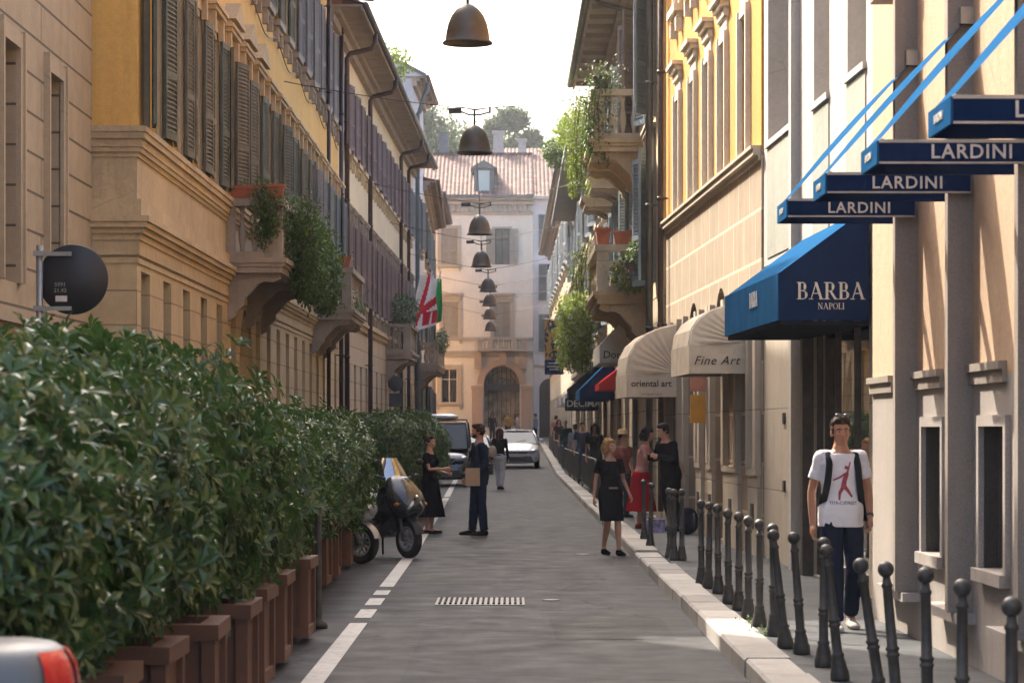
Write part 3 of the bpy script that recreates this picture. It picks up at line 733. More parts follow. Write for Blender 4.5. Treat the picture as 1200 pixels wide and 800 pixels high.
mb.prism([(dx-.85, .1, dz+1.75), (dx+.85, .1, dz+1.75), (dx, .1, dz+2.25)], (0, 4.4, 0)); dm = mb.build('dormer', M['shutter_dark'], PA.root)
mb = MB(); mb.box(dx-.36, dx+.36, .24, .3, dz+.15, dz+1.6); mb.build('pane', m_glass('sky_glass', (.35,.45,.45), .1), dm)
mb = MB(); mb.box(dx+3.6, dx+3.68, -.1, 7.5, dz, dz+.1)
for px, w_, h_, nn in ((584, .34, 27, 8.2), (520, .3, 24, 7.9), (612, .25, 17, 8.4)):
    x = (px-600)*170/3000 - PX0; c = MB(); c.box(x-w_, x+w_, nn-.35, nn+.35, zp(183), zp(183)+1.02+h_*.05); c.box(x-w_-.08, x+w_+.08, nn-.43, nn+.43, zp(183)+1.02+h_*.05, zp(183)+1.17+h_*.05)
    c.build('chimney', m_plain('chimney_plaster', (.42,.38,.37), .9) if px != 520 else M['shutter_dark'], PA.root)
# white side wing
PB = Wall('white_wing', 'white house wing with grey shutters right of the cream palace', 'building', 'L', 1.36, PY+.15, 9, PY+.15, D=10, zg=1.02)
def xq(px): return (px-600)*.054 - 1.36
W = [(xq(641), xq(655), zp(292), zp(251)), (xq(641), xq(655), zp(352), zp(309)), (xq(641), xq(655), zp(412), zp(368))]
ga = (xq(632), xq(658), -.05, zp(443), .5, True)
PB.facade(-.2, zp(233), [w + (.25,) for w in W] + [ga], M['white_wall'], 'wall')
for w in W: PB.window((w[0]+w[1])/2, w[2], w[1]-w[0], w[3]-w[2], shut='shutter_dark', ang=3, bars=1, shutw=.52, sill=False)
mb = MB(); PB.box(mb, -.002, PB.L, -.01, .3, zp(233)-.001, zp(230)); mb.build('cornice', M['white_wall'], PB.root); mb = MB(); PB.box(mb, 0, PB.L, -.01, .12, zp(428), zp(423)); mb.build('string_course', M['white_wall'], PB.root)
mb = MB(); PB.box(mb, ga[0]-.2, ga[1]+.2, -.52, -.47, -.05, ga[3]); mb.build('gate', M['frame_dark'], PB.root)
tile_slope(PB, 0, PB.L, .4, zp(230), -7.6, zp(183)+.9)
mb = MB(); mb.box(.1, .35, 0, .1, 0, 0.1)
# a further tiled roof and a small tower behind
FR = Wall('far_roofed_house', 'house behind the palace of which only a red tiled roof ridge shows', 'building', 'L', -1.3, 176, 6, 176, D=8, zg=1)
FR.facade(0, 18.2, [], M['palace'], 'wall'); tile_slope(FR, 0, FR.L, .4, 18.2, -6, 20.6)
TW = Wall('tower_house', 'small plastered roof tower with red tiled roof beyond the right hand balconies', 'building', 'R', 2.75, 122.5, 2.75, 127, D=5, zg=0)
TW.facade(0, 16.4, [], M['palace'], 'wall'); TW.eaves(16.4, over=.35, rise=.8, depth=3, near=.3, brackets=0)
# ------------------------------------------------------------------ right side
# R0: peach house with granite fins (the one with the four shop awnings)
def XR0(y): return 3.14 - .0083*y
R0 = Wall('peach_shop_house', 'peach plastered house with grey granite window fins at the right edge', 'building', 'R', XR0(5), 5, XR0(21.05), 21.05, D=6)
KY = [18.84, 16.67, 14.45, 12.15, 9.9, 7.6]
ops = [(R0.u(y+.12), R0.u(y+.9), .46, 4.85, .28) for y in KY]; ops = [o for o in ops if o[0] > .1]
bo = [(R0.u(y-1.14), R0.u(y-.36), .78, 1.68, .22) for y in KY]; bo = [o for o in bo if o[0] > .1]
lo = [o[:2] + (o[2], 2.0, .28) for o in ops]; hi = [o[:2] + (2.0, o[3], .28) for o in ops]
R0.facade(-.1, 2.0, lo + bo, M['granite_pale'], 'wall')
R0.facade(2.0, 12.0, hi, M['peach'], 'wall')
for o in ops: R0.window((o[0]+o[1])/2, .46, .78, 4.39, dep=.24, sill=False, bars=0, glass='mirror_glass', transom=False)
for o in bo:
    mb = MB(); R0.box(mb, o[0], o[1], -.2, -.15, .78, 1.68); mb.build('basement_panel', M['granite_dark'], R0.root); mb = MB(); R0.box(mb, o[1]-.025, o[1]-.002, -.15, -.002, .782, 1.678); mb.build('basement_lining', M['granite_dark'], R0.root); mb = MB(); R0.box(mb, o[1]-.04, o[1]-.026, -.15, -.09, .79, 1.67); mb.build('basement_grille', M['frame_dark'], R0.root)
    mb = MB(); R0.box(mb, o[0]-.07, o[0], -.01, .035, .7, 1.75); R0.box(mb, o[1], o[1]+.07, -.01, .035, .7, 1.75); R0.box(mb, o[0], o[1], -.01, .035, 1.68, 1.75); R0.box(mb, o[0]-.07, o[1]+.07, -.01, .07, .7, .78)
    mb.build('basement_surround', M['granite_pale'], R0.root)
for y in KY:
    mb = MB(); R0.box(mb, R0.u(y), R0.u(y)+.1, -.05, .165, .47, 4.95); mb.build('window_fin', M['granite'], R0.root)
    mb = MB(); R0.box(mb, R0.u(y)-.12, R0.u(y)+1.14, -.01, .13, .40, .465); mb.build('sill', M['granite_pale'], R0.root)
    mb = MB(); R0.box(mb, R0.u(y), R0.u(y)+1.02, -.01, .2, 4.952, 5.08); mb.build('lintel', M['granite'], R0.root)
for a, b in [(R0.u(y)-1.1, R0.u(y)-.002) for y in KY] + [(R0.u(19.9), R0.L)]:
    if b > .1: mb = MB(); R0.box(mb, max(a, 0), b, -.01, .03, 1.95, 2.03); R0.box(mb, max(a, 0), b, -.01, .055, 2.03, 2.08); mb.build('ledge', M['granite'], R0.root)
mb = MB(); R0.box(mb, 0, R0.L, -.01, .5, 11.9, 12.2); mb.build('cornice', M['granite_pale'], R0.root)

# R1: white modern house with deep recesses, shop glass below
def XR1(y): return 4.11 - .0343*y
R1 = Wall('white_stone_house', 'white stone clad modern house with deep recesses coloured dark as shade between yellow and peach houses', 'building', 'R', XR1(21.1), 21.1, XR1(30.98), 30.98, D=7)
rec = [(R1.u(28.3), R1.u(30.6)), (R1.u(25.96), R1.u(27.0)), (R1.u(23.8), R1.u(24.86)), (R1.u(21.9), R1.u(22.9))]
fl = [(5.05, 8.0), (8.9, 11.6)]
R1.facade(3.62, 12.6, [(a, b, z0, z1, .45) for a, b in rec for z0, z1 in fl], M['travertine'], 'wall')
shop = (R1.u(23.65), R1.u(27.0), .14, 3.4, .08)
R1.facade(-.1, 3.6, [shop], M['pier'], 'wall')
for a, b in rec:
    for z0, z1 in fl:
        mb = MB(); R1.box(mb, a, b, -.5, -.45, z0, z1); rp = mb.build('recess', M['recess_shade'], R1.root)
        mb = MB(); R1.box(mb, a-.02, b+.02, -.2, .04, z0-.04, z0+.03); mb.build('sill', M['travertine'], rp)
    mb = MB(); R1.box(mb, a, b, -.01, .012, 3.7, 5.0); mb.build('marble_panel', M['panel'], R1.root)
mb = MB(); R1.box(mb, R1.u(28.0), R1.u(28.18), -.01, .1, .12, 12.6); mb.build('white_pilaster', M['travertine'], R1.root)
mb = MB(); R1.box(mb, R1.u(21.12), R1.u(21.35), -.01, .08, .12, 12.6); mb.build('white_pilaster', M['travertine'], R1.root)
for z_ in (1.72, .95): mb = MB(); R1.box(mb, R1.u(29.1), R1.u(29.25), .0, .02, z_, z_+.13); mb.build('entry_panel', M['iron'], R1.root)
mb = MB(); R1.box(mb, 0, R1.L, -.01, .4, 12.5, 12.75); mb.build('cornice', M['travertine'], R1.root)
mb = MB(); a, b = shop[:2]
R1.box(mb, a, b, -.1, -.06, .14, 3.4); sg = mb.build('shop_window', M['coated_glass'], R1.root)
mb = MB()
for x in (a, a+.95, a+2.1, b-.06): R1.box(mb, x, x+.05, -.06, -.03, .14, 3.4)
R1.box(mb, a, b, -.06, -.031, 3.3, 3.4); R1.box(mb, a, b, -.06, -.031, .14, .3); mb.build('frame', M['iron_brown'], sg)
mb = MB(); R1.box(mb, b+.01, b+.16, -.02, .12, .12, 3.4); mb.build('door_post', M['iron_brown'], R1.root)

# R2: ochre house over a scratched plaster base
def XR2(y): return 4.15 - .0365*y
R2 = Wall('ochre_house', 'bright ochre yellow house with hooded windows over a scratched beige base', 'building', 'R', XR2(31), 31, XR2(43.0), 43.0, D=8)
WY = [41.2-.95+.475, 39-.5, 37-.47, 35.1-.42, 32.9-.45]
uo = []
for y in WY: u = R2.u(y); uo += [(u-.36, u+.36, 5.12, 6.9, .2), (u-.36, u+.36, 8.35, 10.2, .2)]
R2.facade(5.05, 12.9, uo, M['ochre'], 'wall')
for y in WY:
    R2.window(R2.u(y), 5.12, .72, 1.78, dep=.18, sur=.07, hood='box', sill=False, surmat='palace', bars=1)
    R2.window(R2.u(y), 8.35, .72, 1.85, dep=.18, sur=.12, sill=True, surmat='palace', bars=1)
go = [(R2.u(37.9), R2.u(39.4), .15, 3.57, .4, True), (R2.u(34.5), R2.u(35.8), .15, 3.6, .4, True),
      (R2.u(31.9), R2.u(32.9), 1.2, 2.95, .35), (R2.u(36.35), R2.u(37.2), 1.2, 3.0, .35), (R2.u(40.6), R2.u(41.7), .15, 3.3, .4)]
lo = [(a[0], a[1], a[2], 3.3) + a[4:5] if not (len(a) > 5) else a for a in go]
R2.facade(-.1, 5.02, lo, M['sgraffito'], 'wall')
for i, o in enumerate(lo):
    mb = MB(); R2.box(mb, o[0]-.02, o[1]+.02, -.42, -.36, o[2], o[3]); d_ = mb.build('door' if o[2] < 1 else 'window', M['frame_dark'], R2.root)
    if o[2] < 1:
        mb = MB(); R2.box(mb, o[0]+.12, o[1]-.12, -.36, -.34, .9, 2.5); mb.build('pane', M['mirror_glass'], d_)
    else:
        mb = MB()
        for k in range(5): x = o[0]+(k+.5)*(o[1]-o[0])/5; mb.tube([R2.P(x, -.12, o[2]), R2.P(x, -.12, o[3])], .012, 6)
        mb.build('bars', M['iron'], d_)
R2.band('cornice', 0, 0, 0, M['pier'], near=False, steps=[(4.92, 4.98, .04), (4.98, 5.06, .1), (5.06, 5.1, .13)])
# travertine-like piers and plinth
gaps = sorted([(o[0], o[1]) for o in lo]); x = 0
segs = []
for a, b in gaps + [(R2.L, R2.L)]:
    if a - x > .15: segs.append((x, a))
    x = b
for a, b in segs: mb = MB(); R2.box(mb, a, b, -.01, .05, -.1, 1.1); R2.box(mb, a-.01, b+.01, -.01, .075, 1.1, 1.18); mb.build('plinth', M['pier'], R2.root)
for a, b in segs:
    m_ = (a+b)/2; mb = MB(); R2.box(mb, m_-.14, m_+.14, .05, .06, .45, .75); mb.build('vent_grille', M['iron'], R2.root)
for a, b in segs:
    for p, q in [(a, min(a+.22, b))] + ([(b-.22, b)] if b-a > .5 else []): mb = MB(); R2.box(mb, p, q, -.01, .08, 1.18, 3.4); mb.build('pilaster', M['pier'], R2.root)
R2.downpipe(42.6, .3, 12, n=.12, mat='copper', r=.05)
mb = MB(); R2.box(mb, 0, R2.L, -.01, .8, 12.8, 13.0); mb.build('cornice', M['pier'], R2.root)

# R3: beige house with blue-grey shutters, stone balconies
R3 = Wall('beige_house', 'beige house with blue grey shutters, stone balconies and deep green eaves', 'building', 'R', 2.5, 43.02, 2.45, 65.0, D=8)
WY = [44.6, 47.6, 50.4, 53.2, 56.0, 58.8, 61.6]
uo = [(R3.u(y), R3.u(y)+1.05, z, z+h, .25) for y in WY for z, h in ((4.22, 2.3), (7.1, 2.3))]
R3.facade(3.95, 10.4, uo, M['cream'], 'wall')
for i, y in enumerate(WY):
    R3.window(R3.u(y)+.525, 4.22, 1.05, 2.3, dep=.22, shut='shutter_blue', ang=14, hood=True, sur=.1, sill=False, surmat='pier', shutw=.56)
    R3.window(R3.u(y)+.525, 7.1, 1.05, 2.3, dep=.22, shut='shutter_violet' if i == 1 else 'shutter_blue', ang=48 if i == 1 else 20, sur=.1, sill=False, surmat='pier', shutw=.56)
go = [(R3.u(44.2), R3.u(45.6), .14, 2.9, .3), (R3.u(46.8), R3.u(48.2), .14, 2.9, .3), (R3.u(50), R3.u(52.4), .14, 3.0, .3), (R3.u(54), R3.u(56), .14, 3.0, .3), (R3.u(58), R3.u(60), .14, 3.0, .3), (R3.u(62), R3.u(64), .14, 3.0, .3)]
R3.facade(-.1, 3.93, go, M['stone_grid'], 'wall')
for o in go:
    mb = MB(); R3.box(mb, o[0], o[1], -.3, -.26, .14, 3.0); d_ = mb.build('shop_window', M['mirror_glass'], R3.root)
    mb = MB()
    for x in (o[0], (o[0]+o[1])/2-.04, o[1]-.08): R3.box(mb, x, x+.08, -.26, -.2, .14, 3.0)
    R3.box(mb, o[0], o[1], -.26, -.2, 2.45, 2.53); R3.box(mb, o[0], o[1], -.26, -.2, .14, .4); mb.build('frame', M['shutter_blue'], d_)
R3.eaves(10.42, over=.92, gmat='shutter_green', brackets=1.3, near=.3, rise=1.5)
R3.downpipe(43.9, .3, 9.6, n=.14, mat='zinc', top=(.9, 10.3), r=.06); R3.downpipe(49.3, .3, 9.6, n=.12, mat='zinc', top=(.9, 10.3), r=.05)
balB = R3.balcony(47.0, 51.8, 4.2, .93, h=.85, mat='pier', smat='stone_plain', cons=[R3.u(47.1), R3.u(49.2), R3.u(51.4)])
balA = R3.balcony(47.0, 51.0, 7.0, 1.0, h=.9, mat='pier', rail='stone', smat='stone_plain')
R3.balcony(54.2, 56.0, 7.0, .8, h=.9, rail='iron', csc=.45, smat='pier'); R3.balcony(58.6, 60.4, 7.0, .8, h=.9, rail='iron', csc=.45, smat='pier')
# R4
R4 = Wall('terrace_house', 'low plaster house under dark eaves with plants on its roof', 'building', 'R', 2.45, 65.02, 2.5, 104.0, D=8)
WY = [y for y in range(67, 102, 4)]
uo = [(R4.u(y), R4.u(y)+1.1, z, z+h, .25) for y in WY for z, h in ((4.3, 2.3), (7.4, 1.8))]
R4.facade(3.7, 10.1, uo, M['peach'], 'wall')
for y in WY:
    R4.window(R4.u(y)+.55, 4.3, 1.1, 2.3, dep=.2, shut='shutter_blue', ang=14, hood=True, sur=.1, sill=True, surmat='pier', shutw=.6)
    R4.window(R4.u(y)+.55, 7.4, 1.1, 1.8, dep=.2, shut='shutter_blue', ang=14, sur=.1, sill=True, surmat='pier', shutw=.6)
go = [(R4.u(y), R4.u(y)+2.4, .14, 3.0, .3) for y in range(66, 102, 4)]
R4.facade(-.1, 3.68, go, M['stone_grid'], 'wall')
for i, o in enumerate(go):
    mb = MB(); R4.box(mb, o[0], o[1], -.3, -.26, .14, 3.0); d_ = mb.build('shop_window', M['mirror_glass'], R4.root)
    mb = MB()
    for x in (o[0], (o[0]+o[1])/2-.04, o[1]-.08): R4.box(mb, x, x+.08, -.26, -.2, .14, 3.0)
    mb.build('frame', M['shutter_blue'] if i % 2 else M['frame_dark'], d_)
R4.band('string_course', 3.65, 3.8, .12, M['pier'], near=False)
mb = MB(); R4.box(mb, R4.u(75), R4.L, -2, .86, 10.1, 10.22); R4.box(mb, R4.u(75), R4.L, .8, .9, 9.95, 10.098); mb.build('eaves', M['shutter_dark'], R4.root)
mb = MB(); R4.box(mb, R4.u(76), R4.L, .0, .45, 6.6, 6.75); 
k = R4.u(76)
while k < R4.L: R4.box(mb, k, k+.15, .0, .38, 6.35, 6.6); k += .6
mb.build('cornice', M['pier'], R4.root)
# R5
R5 = Wall('far_peach_house', 'sunlit peach house at the far end of the right side', 'building', 'R', 2.5, 104.02, 2.35, 158, D=8, zg=.3)
WY = list(range(106, 156, 4))
uo = [(R5.u(y), R5.u(y)+1.1, z, z+2.2, .25) for y in WY for z in (4.9, 8.6)]
R5.facade(4.0, 12.2, uo, M['peach'], 'wall')
for y in WY:
    for z in (4.9, 8.6): R5.window(R5.u(y)+.55, z, 1.1, 2.2, dep=.2, shut='shutter_blue', ang=10, sur=.1, sill=True, surmat='pier', shutw=.6, bars=1)
go = [(R5.u(y), R5.u(y)+2.4, -.1, 3.1, .3) for y in WY]
R5.facade(-.6, 4.0, go, M['pier'], 'wall')
for o in go: mb = MB(); R5.box(mb, o[0], o[1], -.3, -.26, -.1, 3.1); mb.build('shop_window', M['mirror_glass'], R5.root)
R5.eaves(12.2, over=.6, near=.2, rise=1.0, brackets=1.2)

# ------------------------------------------------------------------ ground
YS = [-30, 0, 8, 16, 24, 32, 40, 48, 56, 64, 72, 80, 90, 100, 115, 130, 145, 160, 164.9, 175]
def ribbon(name, xl, xr, dz, mat, ys=YS, zb=None):
    mb = MB(); fl = lambda f, y: f(y) if callable(f) else f
    for a, b in zip(ys, ys[1:]):
        mb.quad((fl(xl,a), a, g(a)+dz), (fl(xr,a), a, g(a)+dz), (fl(xr,b), b, g(b)+dz), (fl(xl,b), b, g(b)+dz))
        if zb is not None:
            for f in (xl, xr): mb.quad((fl(f,a), a, g(a)+zb), (fl(f,b), b, g(b)+zb), (fl(f,b), b, g(b)+dz), (fl(f,a), a, g(a)+dz))
    return mb.build(name, mat)
mb = MB(); mb.quad((-900,-200,-.05), (900,-200,-.05), (900,1500,-.05), (-900,1500,-.05)); struct(mb.build('ground', M['earth']))
mb = MB()
for a, b in zip(YS[11:], YS[12:]): mb.quad((-30, a, g(a)-.03), (30, a, g(a)-.03), (30, b, g(b)-.03), (-30, b, g(b)-.03))
struct(ribbon('road', -3.4, 1.57, 0, M['asphalt']))
struct(ribbon('pavement_right', 1.85, 4.2, .118, M['pave']))
struct(ribbon('pavement_left', -5.6, -3.4, .12, M['pave'], zb=-.03))
mb = MB(); mb.quad((-14, 158, g(158)-.012), (14, 158, g(158)-.012), (14, 175, g(175)-.012), (-14, 175, g(175)-.012)); struct(mb.build('square', M['pave']))
# kerb stones
mb = MB(); y = 5.0; rk = random.Random(3)
while y < 158:
    L_ = rk.choice((.9, 1.05, 1.2, 1.35)); j = rk.uniform(-.008, .008); w_ = rk.uniform(-.012, .012)
    x0, x1 = 1.56+j, 1.86+w_; z = g(y)+.13+rk.uniform(-.004, .006); e = .018
    if 29.2 < y < 31.5: z -= .03
    P = [(x0, z-e), (x0+e, z), (x1, z), (x1, -.2+z), (x0, -.2+z)]
    mb.prism([(x, y+.006, zz) for x, zz in P], (0, L_-.012, g(y+L_)-g(y))); y += L_
struct(mb.build('kerb', M['kerb']))
# road paint
def XL(y):
    pts = [(5,-1.30),(17,-1.30),(33,-1.33),(57,-1.53),(106,-2.1),(140,-2.3)]
    for (a, xa), (b, xb) in zip(pts, pts[1:]):
        if y <= b: return xa+(xb-xa)*(y-a)/(b-a)
    return pts[-1][1]
mb = MB()
def dash(y0, y1):
    n = max(1, int((y1-y0)/6))
    for k in range(n):
        a, b = y0+(y1-y0)*k/n, y0+(y1-y0)*(k+1)/n
        mb.quad((XL(a)-.08, a, g(a)+.005), (XL(a)+.07, a, g(a)+.005), (XL(b)+.07, b, g(b)+.005), (XL(b)-.08, b, g(b)+.005))
Yd = lambda py: 1.66*3000/(py-503)
dash(7, Yd(730)); dash(Yd(724), Yd(714)); dash(Yd(709), Yd(701)); dash(Yd(697), Yd(691.7)); dash(Yd(687.5), 62); dash(63, 90)
struct(mb.build('road_marking', M['paint']))
# pale line of inlaid stone across the near end, and a drain grating
mb = MB(); mb.box(-.73, .12, 24.2, 25.25, -.01, .006); fr = mb.build('drain_cover', M['iron_brown'])
tag(fr, 'rectangular cast iron drain grating set in the middle of the road', 'drain cover')
mb = MB()
for k in range(16): x = -.7+k*.0515; mb.box(x, x+.022, 24.28, 25.17, .006, .018)
mb.build('grating_bars', M['iron_brown'] if 0 else m_plain('worn_iron', (.06,.058,.055), .9, 0, var=.9, scale=30, spec=.1), fr)
for i, (x0, x1, y0, y1) in enumerate(((-1.05,-.1,27.5,31.2), (.35,1.3,20.2,22.6), (-.6,.3,43,49), (.5,1.5,54,60), (-1.2,-.75,12,22))):
    mb = MB(); mb.quad((x0,y0,.003), (x1,y0+.1,.003), (x1+.02,y1,.003), (x0-.03,y1-.1,.003)); struct(mb.build('road_patch', M['patch'] if i % 2 else M['patch2']))
def valve(x, y, r, label):
    mb = MB(); mb.lathe([(r, -.01), (r, .006), (r*.8, .009), (0.001, .009)], (x, y, 0), 20); tag(mb.build('valve_cover', M['iron_brown']), label, 'cover', 'small round covers in the road')
valve(.38, 24.9, .09, 'small round steel cover right of the drain grating'); valve(.95, 34.0, .1, 'small round steel cover beside the walking blonde woman'); valve(-.55, 38.0, .07, 'small steel cover in the road in front of the suited man')
# ------------------------------------------------------------------ plants
def leaf_quad(mb, p, d, up, L, w, fold=.3):
    "a pointed folded leaf: four triangles-ish in two quads"
    d = d.normalized(); side = d.cross(up)
    if side.length < 1e-4: side = Vector((1,0,0))
    side.normalize(); n = side.cross(d)
    a = p; b = p + d*L*.6 + side*w*.5 + n*w*fold; c = p + d*L - n*L*.12; e = p + d*L*.6 - side*w*.5 + n*w*fold; m = p + d*L*.6
    i = len(mb.v)
    mb.v += [a, b, c, m, e]; mb.f += [(i, i+1, i+2, i+3), (i, i+3, i+2, i+4)]; mb.mi += [mb.cur]*2; mb.sm += [False]*2
def whorl(mb, p, d, r, L, n=7):
    d = d.normalized()
    a = d.cross(Vector((0,0,1)))
    if a.length < .1: a = d.cross(Vector((1,0,0)))
    a.normalize(); b = d.cross(a); ph = r.uniform(0, 6.28)
    for k in range(n):
        t = ph + 2*math.pi*k/n + r.uniform(-.25, .25); o = a*math.cos(t)+b*math.sin(t)
        dd = o*r.uniform(.75, 1.1) + d*r.uniform(.1, .75)
        leaf_quad(mb, p, dd, d, L*r.uniform(.7, 1.15), L*.34, r.uniform(.1, .4))
def shrub_mesh(seed, sx, sy, h, n, L=.1):
    r = random.Random(seed); mb = MB()
    lob = [(Vector((r.uniform(-1,1), r.uniform(-1,1), r.uniform(-.6,1))).normalized(), r.uniform(.05, .2)) for _ in range(9)]
    for _ in range(n):
        d = Vector((r.gauss(0,1), r.gauss(0,1), r.gauss(0,1))).normalized()
        # superellipsoid radius
        q = 2.9; k = (abs(d.x)**q + abs(d.y)**q + abs(d.z)**q)**(-1/q)
        f = 1 + sum(a*max(0, d.dot(v))**6 for v, a in lob) + noise.noise(d*3.1 + Vector((seed*7.3, 0, 0)))*.16
        depth = 1 - abs(r.gauss(0, .13)) if r.random() < .82 else r.uniform(.3, .8)
        if r.random() < .08: depth = r.uniform(1.0, 1.12)
        p = Vector((d.x*sx, d.y*sy, d.z*h)) * k * f * depth
        o = (Vector((d.x, d.y, d.z*.7 + .35)) + Vector((r.uniform(-.5,.5), r.uniform(-.5,.5), r.uniform(-.3,.5)))).normalized()
        whorl(mb, p, o, r, L*r.uniform(.8, 1.2), r.choice((6,7,8)))
    return mb
def shrub(name, label, loc, seed, sx=.72, sy=.85, h=.82, n=900, L=.1, group=None, mat='leaf_hedge'):
    k = ('shrub', seed, n, L)
    if k not in LEAFS:
        LEAFS[k] = shrub_mesh(seed, sx, sy, h, n, L).mesh('crown', M[mat])
        r = random.Random(seed); mb = MB()
        for _ in range(9):
            e = Vector((r.uniform(-.5,.5)*sx, r.uniform(-.5,.5)*sy, r.uniform(.1,.5)*h)); s0 = Vector((r.uniform(-.1,.1), r.uniform(-.1,.1), -h*1.25))
            m_ = (s0+e)/2 + Vector((r.uniform(-.1,.1), r.uniform(-.1,.1), 0)); mb.tube([s0, m_, e], [.02,.014,.006], 5)
            for _ in range(3):
                e2 = e + Vector((r.uniform(-.45,.45), r.uniform(-.45,.45), r.uniform(0,.4))); mb.tube([m_.lerp(e,.6), e2], [.009,.003], 4)
        mb.cur = 0; LEAFS[k+('s',)] = mb.mesh('stems', M['bark'])
    t = thing(name, label, 'shrub', loc, rnd.uniform(-.25, .25) + (math.pi if seed % 2 else 0), group)
    link('crown', LEAFS[k], t); link('stems', LEAFS[k+('s',)], t)
    return t
# planters -----------------------------------------------------------
def planter_proto(w, d, h):
    t = thing('planter', 'x', 'planter')
    mb = MB(); a, b, = w/2, d/2
    mb.box(-a+.03, a-.03, -b+.03, b-.03, .07, h-.08)
    for sx in (-1, 1):
        for sy in (-1, 1): x, y = sx*(a-.035), sy*(b-.035); mb.box(x-.035, x+.035, y-.035, y+.035, .05, h-.081)
    for sy in (-1, 1): mb.box(-a+.07, a-.07, sy*(b-.017)-.014, sy*(b-.017)+.014, .055, .13)
    for sx in (-1, 1): mb.box(sx*(a-.017)-.014, sx*(a-.017)+.014, -b+.07, b-.07, .055, .13)
    mb.build('body', M['planter'], t)
    mb = MB(); q = .085
    mb.box(-a-.02, a+.02, -b-.02, -b+q, h-.08, h); mb.box(-a-.02, a+.02, b-q, b+.02, h-.08, h)
    mb.box(-a-.02, -a+q, -b+q, b-q, h-.08, h); mb.box(a-q, a+.02, -b+q, b-q, h-.08, h); mb.build('rim', M['planter'], t)
    mb = MB(); mb.box(-a+.1, a-.1, -b+.1, b-.1, 0, .052); mb.build('foot', M['iron'], t)
    mb = MB(); mb.box(-a+q+.001, a-q-.001, -b+q+.001, b-q-.001, h-.078, h-.04); mb.build('soil', M['soil'], t)
    return t
PR = [(9.4,-2.1),(10.75,-2.1),(12.1,-2.08),(13.45,-2.02),(14.95,-2.0),(16.4,-2.04),(18.0,-2.06),(20.1,-2.06)]
PR2 = [(26.8,-2.4),(28.4,-2.4),(30.6,-2.4)]
PR3 = [(43+1.7*k, -2.15 - .01*k + .02*(k % 2)) for k in range(11)]
desc = ['nearest', 'second', 'third', 'fourth', 'fifth', 'sixth', 'seventh', 'eighth']
proto = None; n_ = 0
def place_planter(x, y, label, group):
    global proto
    if proto is None: proto = planter_proto(.98, .66, .66); o = proto; o.location = (x, y, 0)
    else: o = copy_thing(proto, (x, y, 0))
    o.rotation_euler = (0, 0, rnd.uniform(-.03, .03)); o['label'] = label; o['group'] = group; return o
for i, (y, x) in enumerate(PR):
    place_planter(x, y, 'brown square planter, %s from the camera in the near row of the hedge' % desc[i], 'planters in the near hedge row')
    shrub('hedge_shrub', 'glossy dark green shrub growing in the %s planter of the near hedge row' % desc[i], (x-.12+rnd.uniform(-.04,.04), y, (1.2, 1.22, 1.28, 1.28, 1.22, 1.18, 1.12, 1.08)[i]), 1+i % 4, sx=.62, sy=.86, h=.60, n=1450, L=.1, group='shrubs of the near hedge').scale = ((1,1,1,.9,.88,.88,.88,.88)[i], (1,.95,.88,.8,.8,.8,.8,.8)[i], (1.05,1.05,1.15,1.25,1.22,1.18,1.1,1.05)[i])
for i, y in enumerate((22.0, 23.9, 25.4)):
    place_planter(-2.62, y, 'brown square planter tucked behind the near row, %s before the scooters' % ['third', 'second', 'last'][i], 'planters set back behind the near row')
    shrub('hedge_shrub', 'glossy shrub set back between the near hedge row and the scooters, %s of three' % ['nearest', 'middle', 'farthest'][i], (-2.45, y, 1.12+rnd.uniform(-.04,.03)), 1+i % 4, sx=.62, sy=.86, h=.60, n=1450, L=.1, group='set back shrubs')
for i, (y, x) in enumerate(PR2):
    place_planter(x, y, 'brown planter just in front of the parked scooters, %s' % ['nearest of three', 'middle of three', 'touching the white front wheel'][i], 'planters in front of the scooters')
    shrub('hedge_shrub', 'green shrub above the scooter planters, %s of three' % ['nearest', 'middle', 'farthest'][i], (x+.05, y, 1.14+rnd.uniform(-.03,.04)), 5+i, sx=.62, sy=.8, h=.62, n=1100, L=.095, group='shrubs in front of the scooters')
for i in range(6):
    y = 33.2+1.6*i; x = -3.0
    place_planter(x, y, 'brown planter in the row behind the parked scooters, number %s from the camera' % ['one','two','three','four','five','six'][i], 'planters behind the scooters')
    shrub('hedge_shrub', 'green shrub of the row behind the scooters, %s' % ['nearest', 'second nearest', 'third', 'fourth', 'second farthest', 'farthest'][i], (x+.1, y, 1.2+rnd.uniform(-.04,.06)), 5+i % 3, sx=.62, sy=.8, h=.62, n=1100, L=.095, group='shrubs behind the scooters')
for i, (y, x) in enumerate(PR3):
    ordn = ['first','second','third','fourth','fifth','sixth','seventh','eighth','ninth','tenth','last'][i]
    place_planter(x, y, 'brown planter of the far hedge row past the woman in black, %s' % ordn, 'planters of the far hedge')
    shrub('hedge_shrub', 'green shrub of the far hedge row past the woman in black, %s' % ordn, (x+.05, y, (1.24 if i < 8 else 1.12)+rnd.uniform(-.04,.06)), 5+i % 3, sx=.62, sy=.8, h=.62, n=1100, L=.095, group='shrubs of the far hedge')

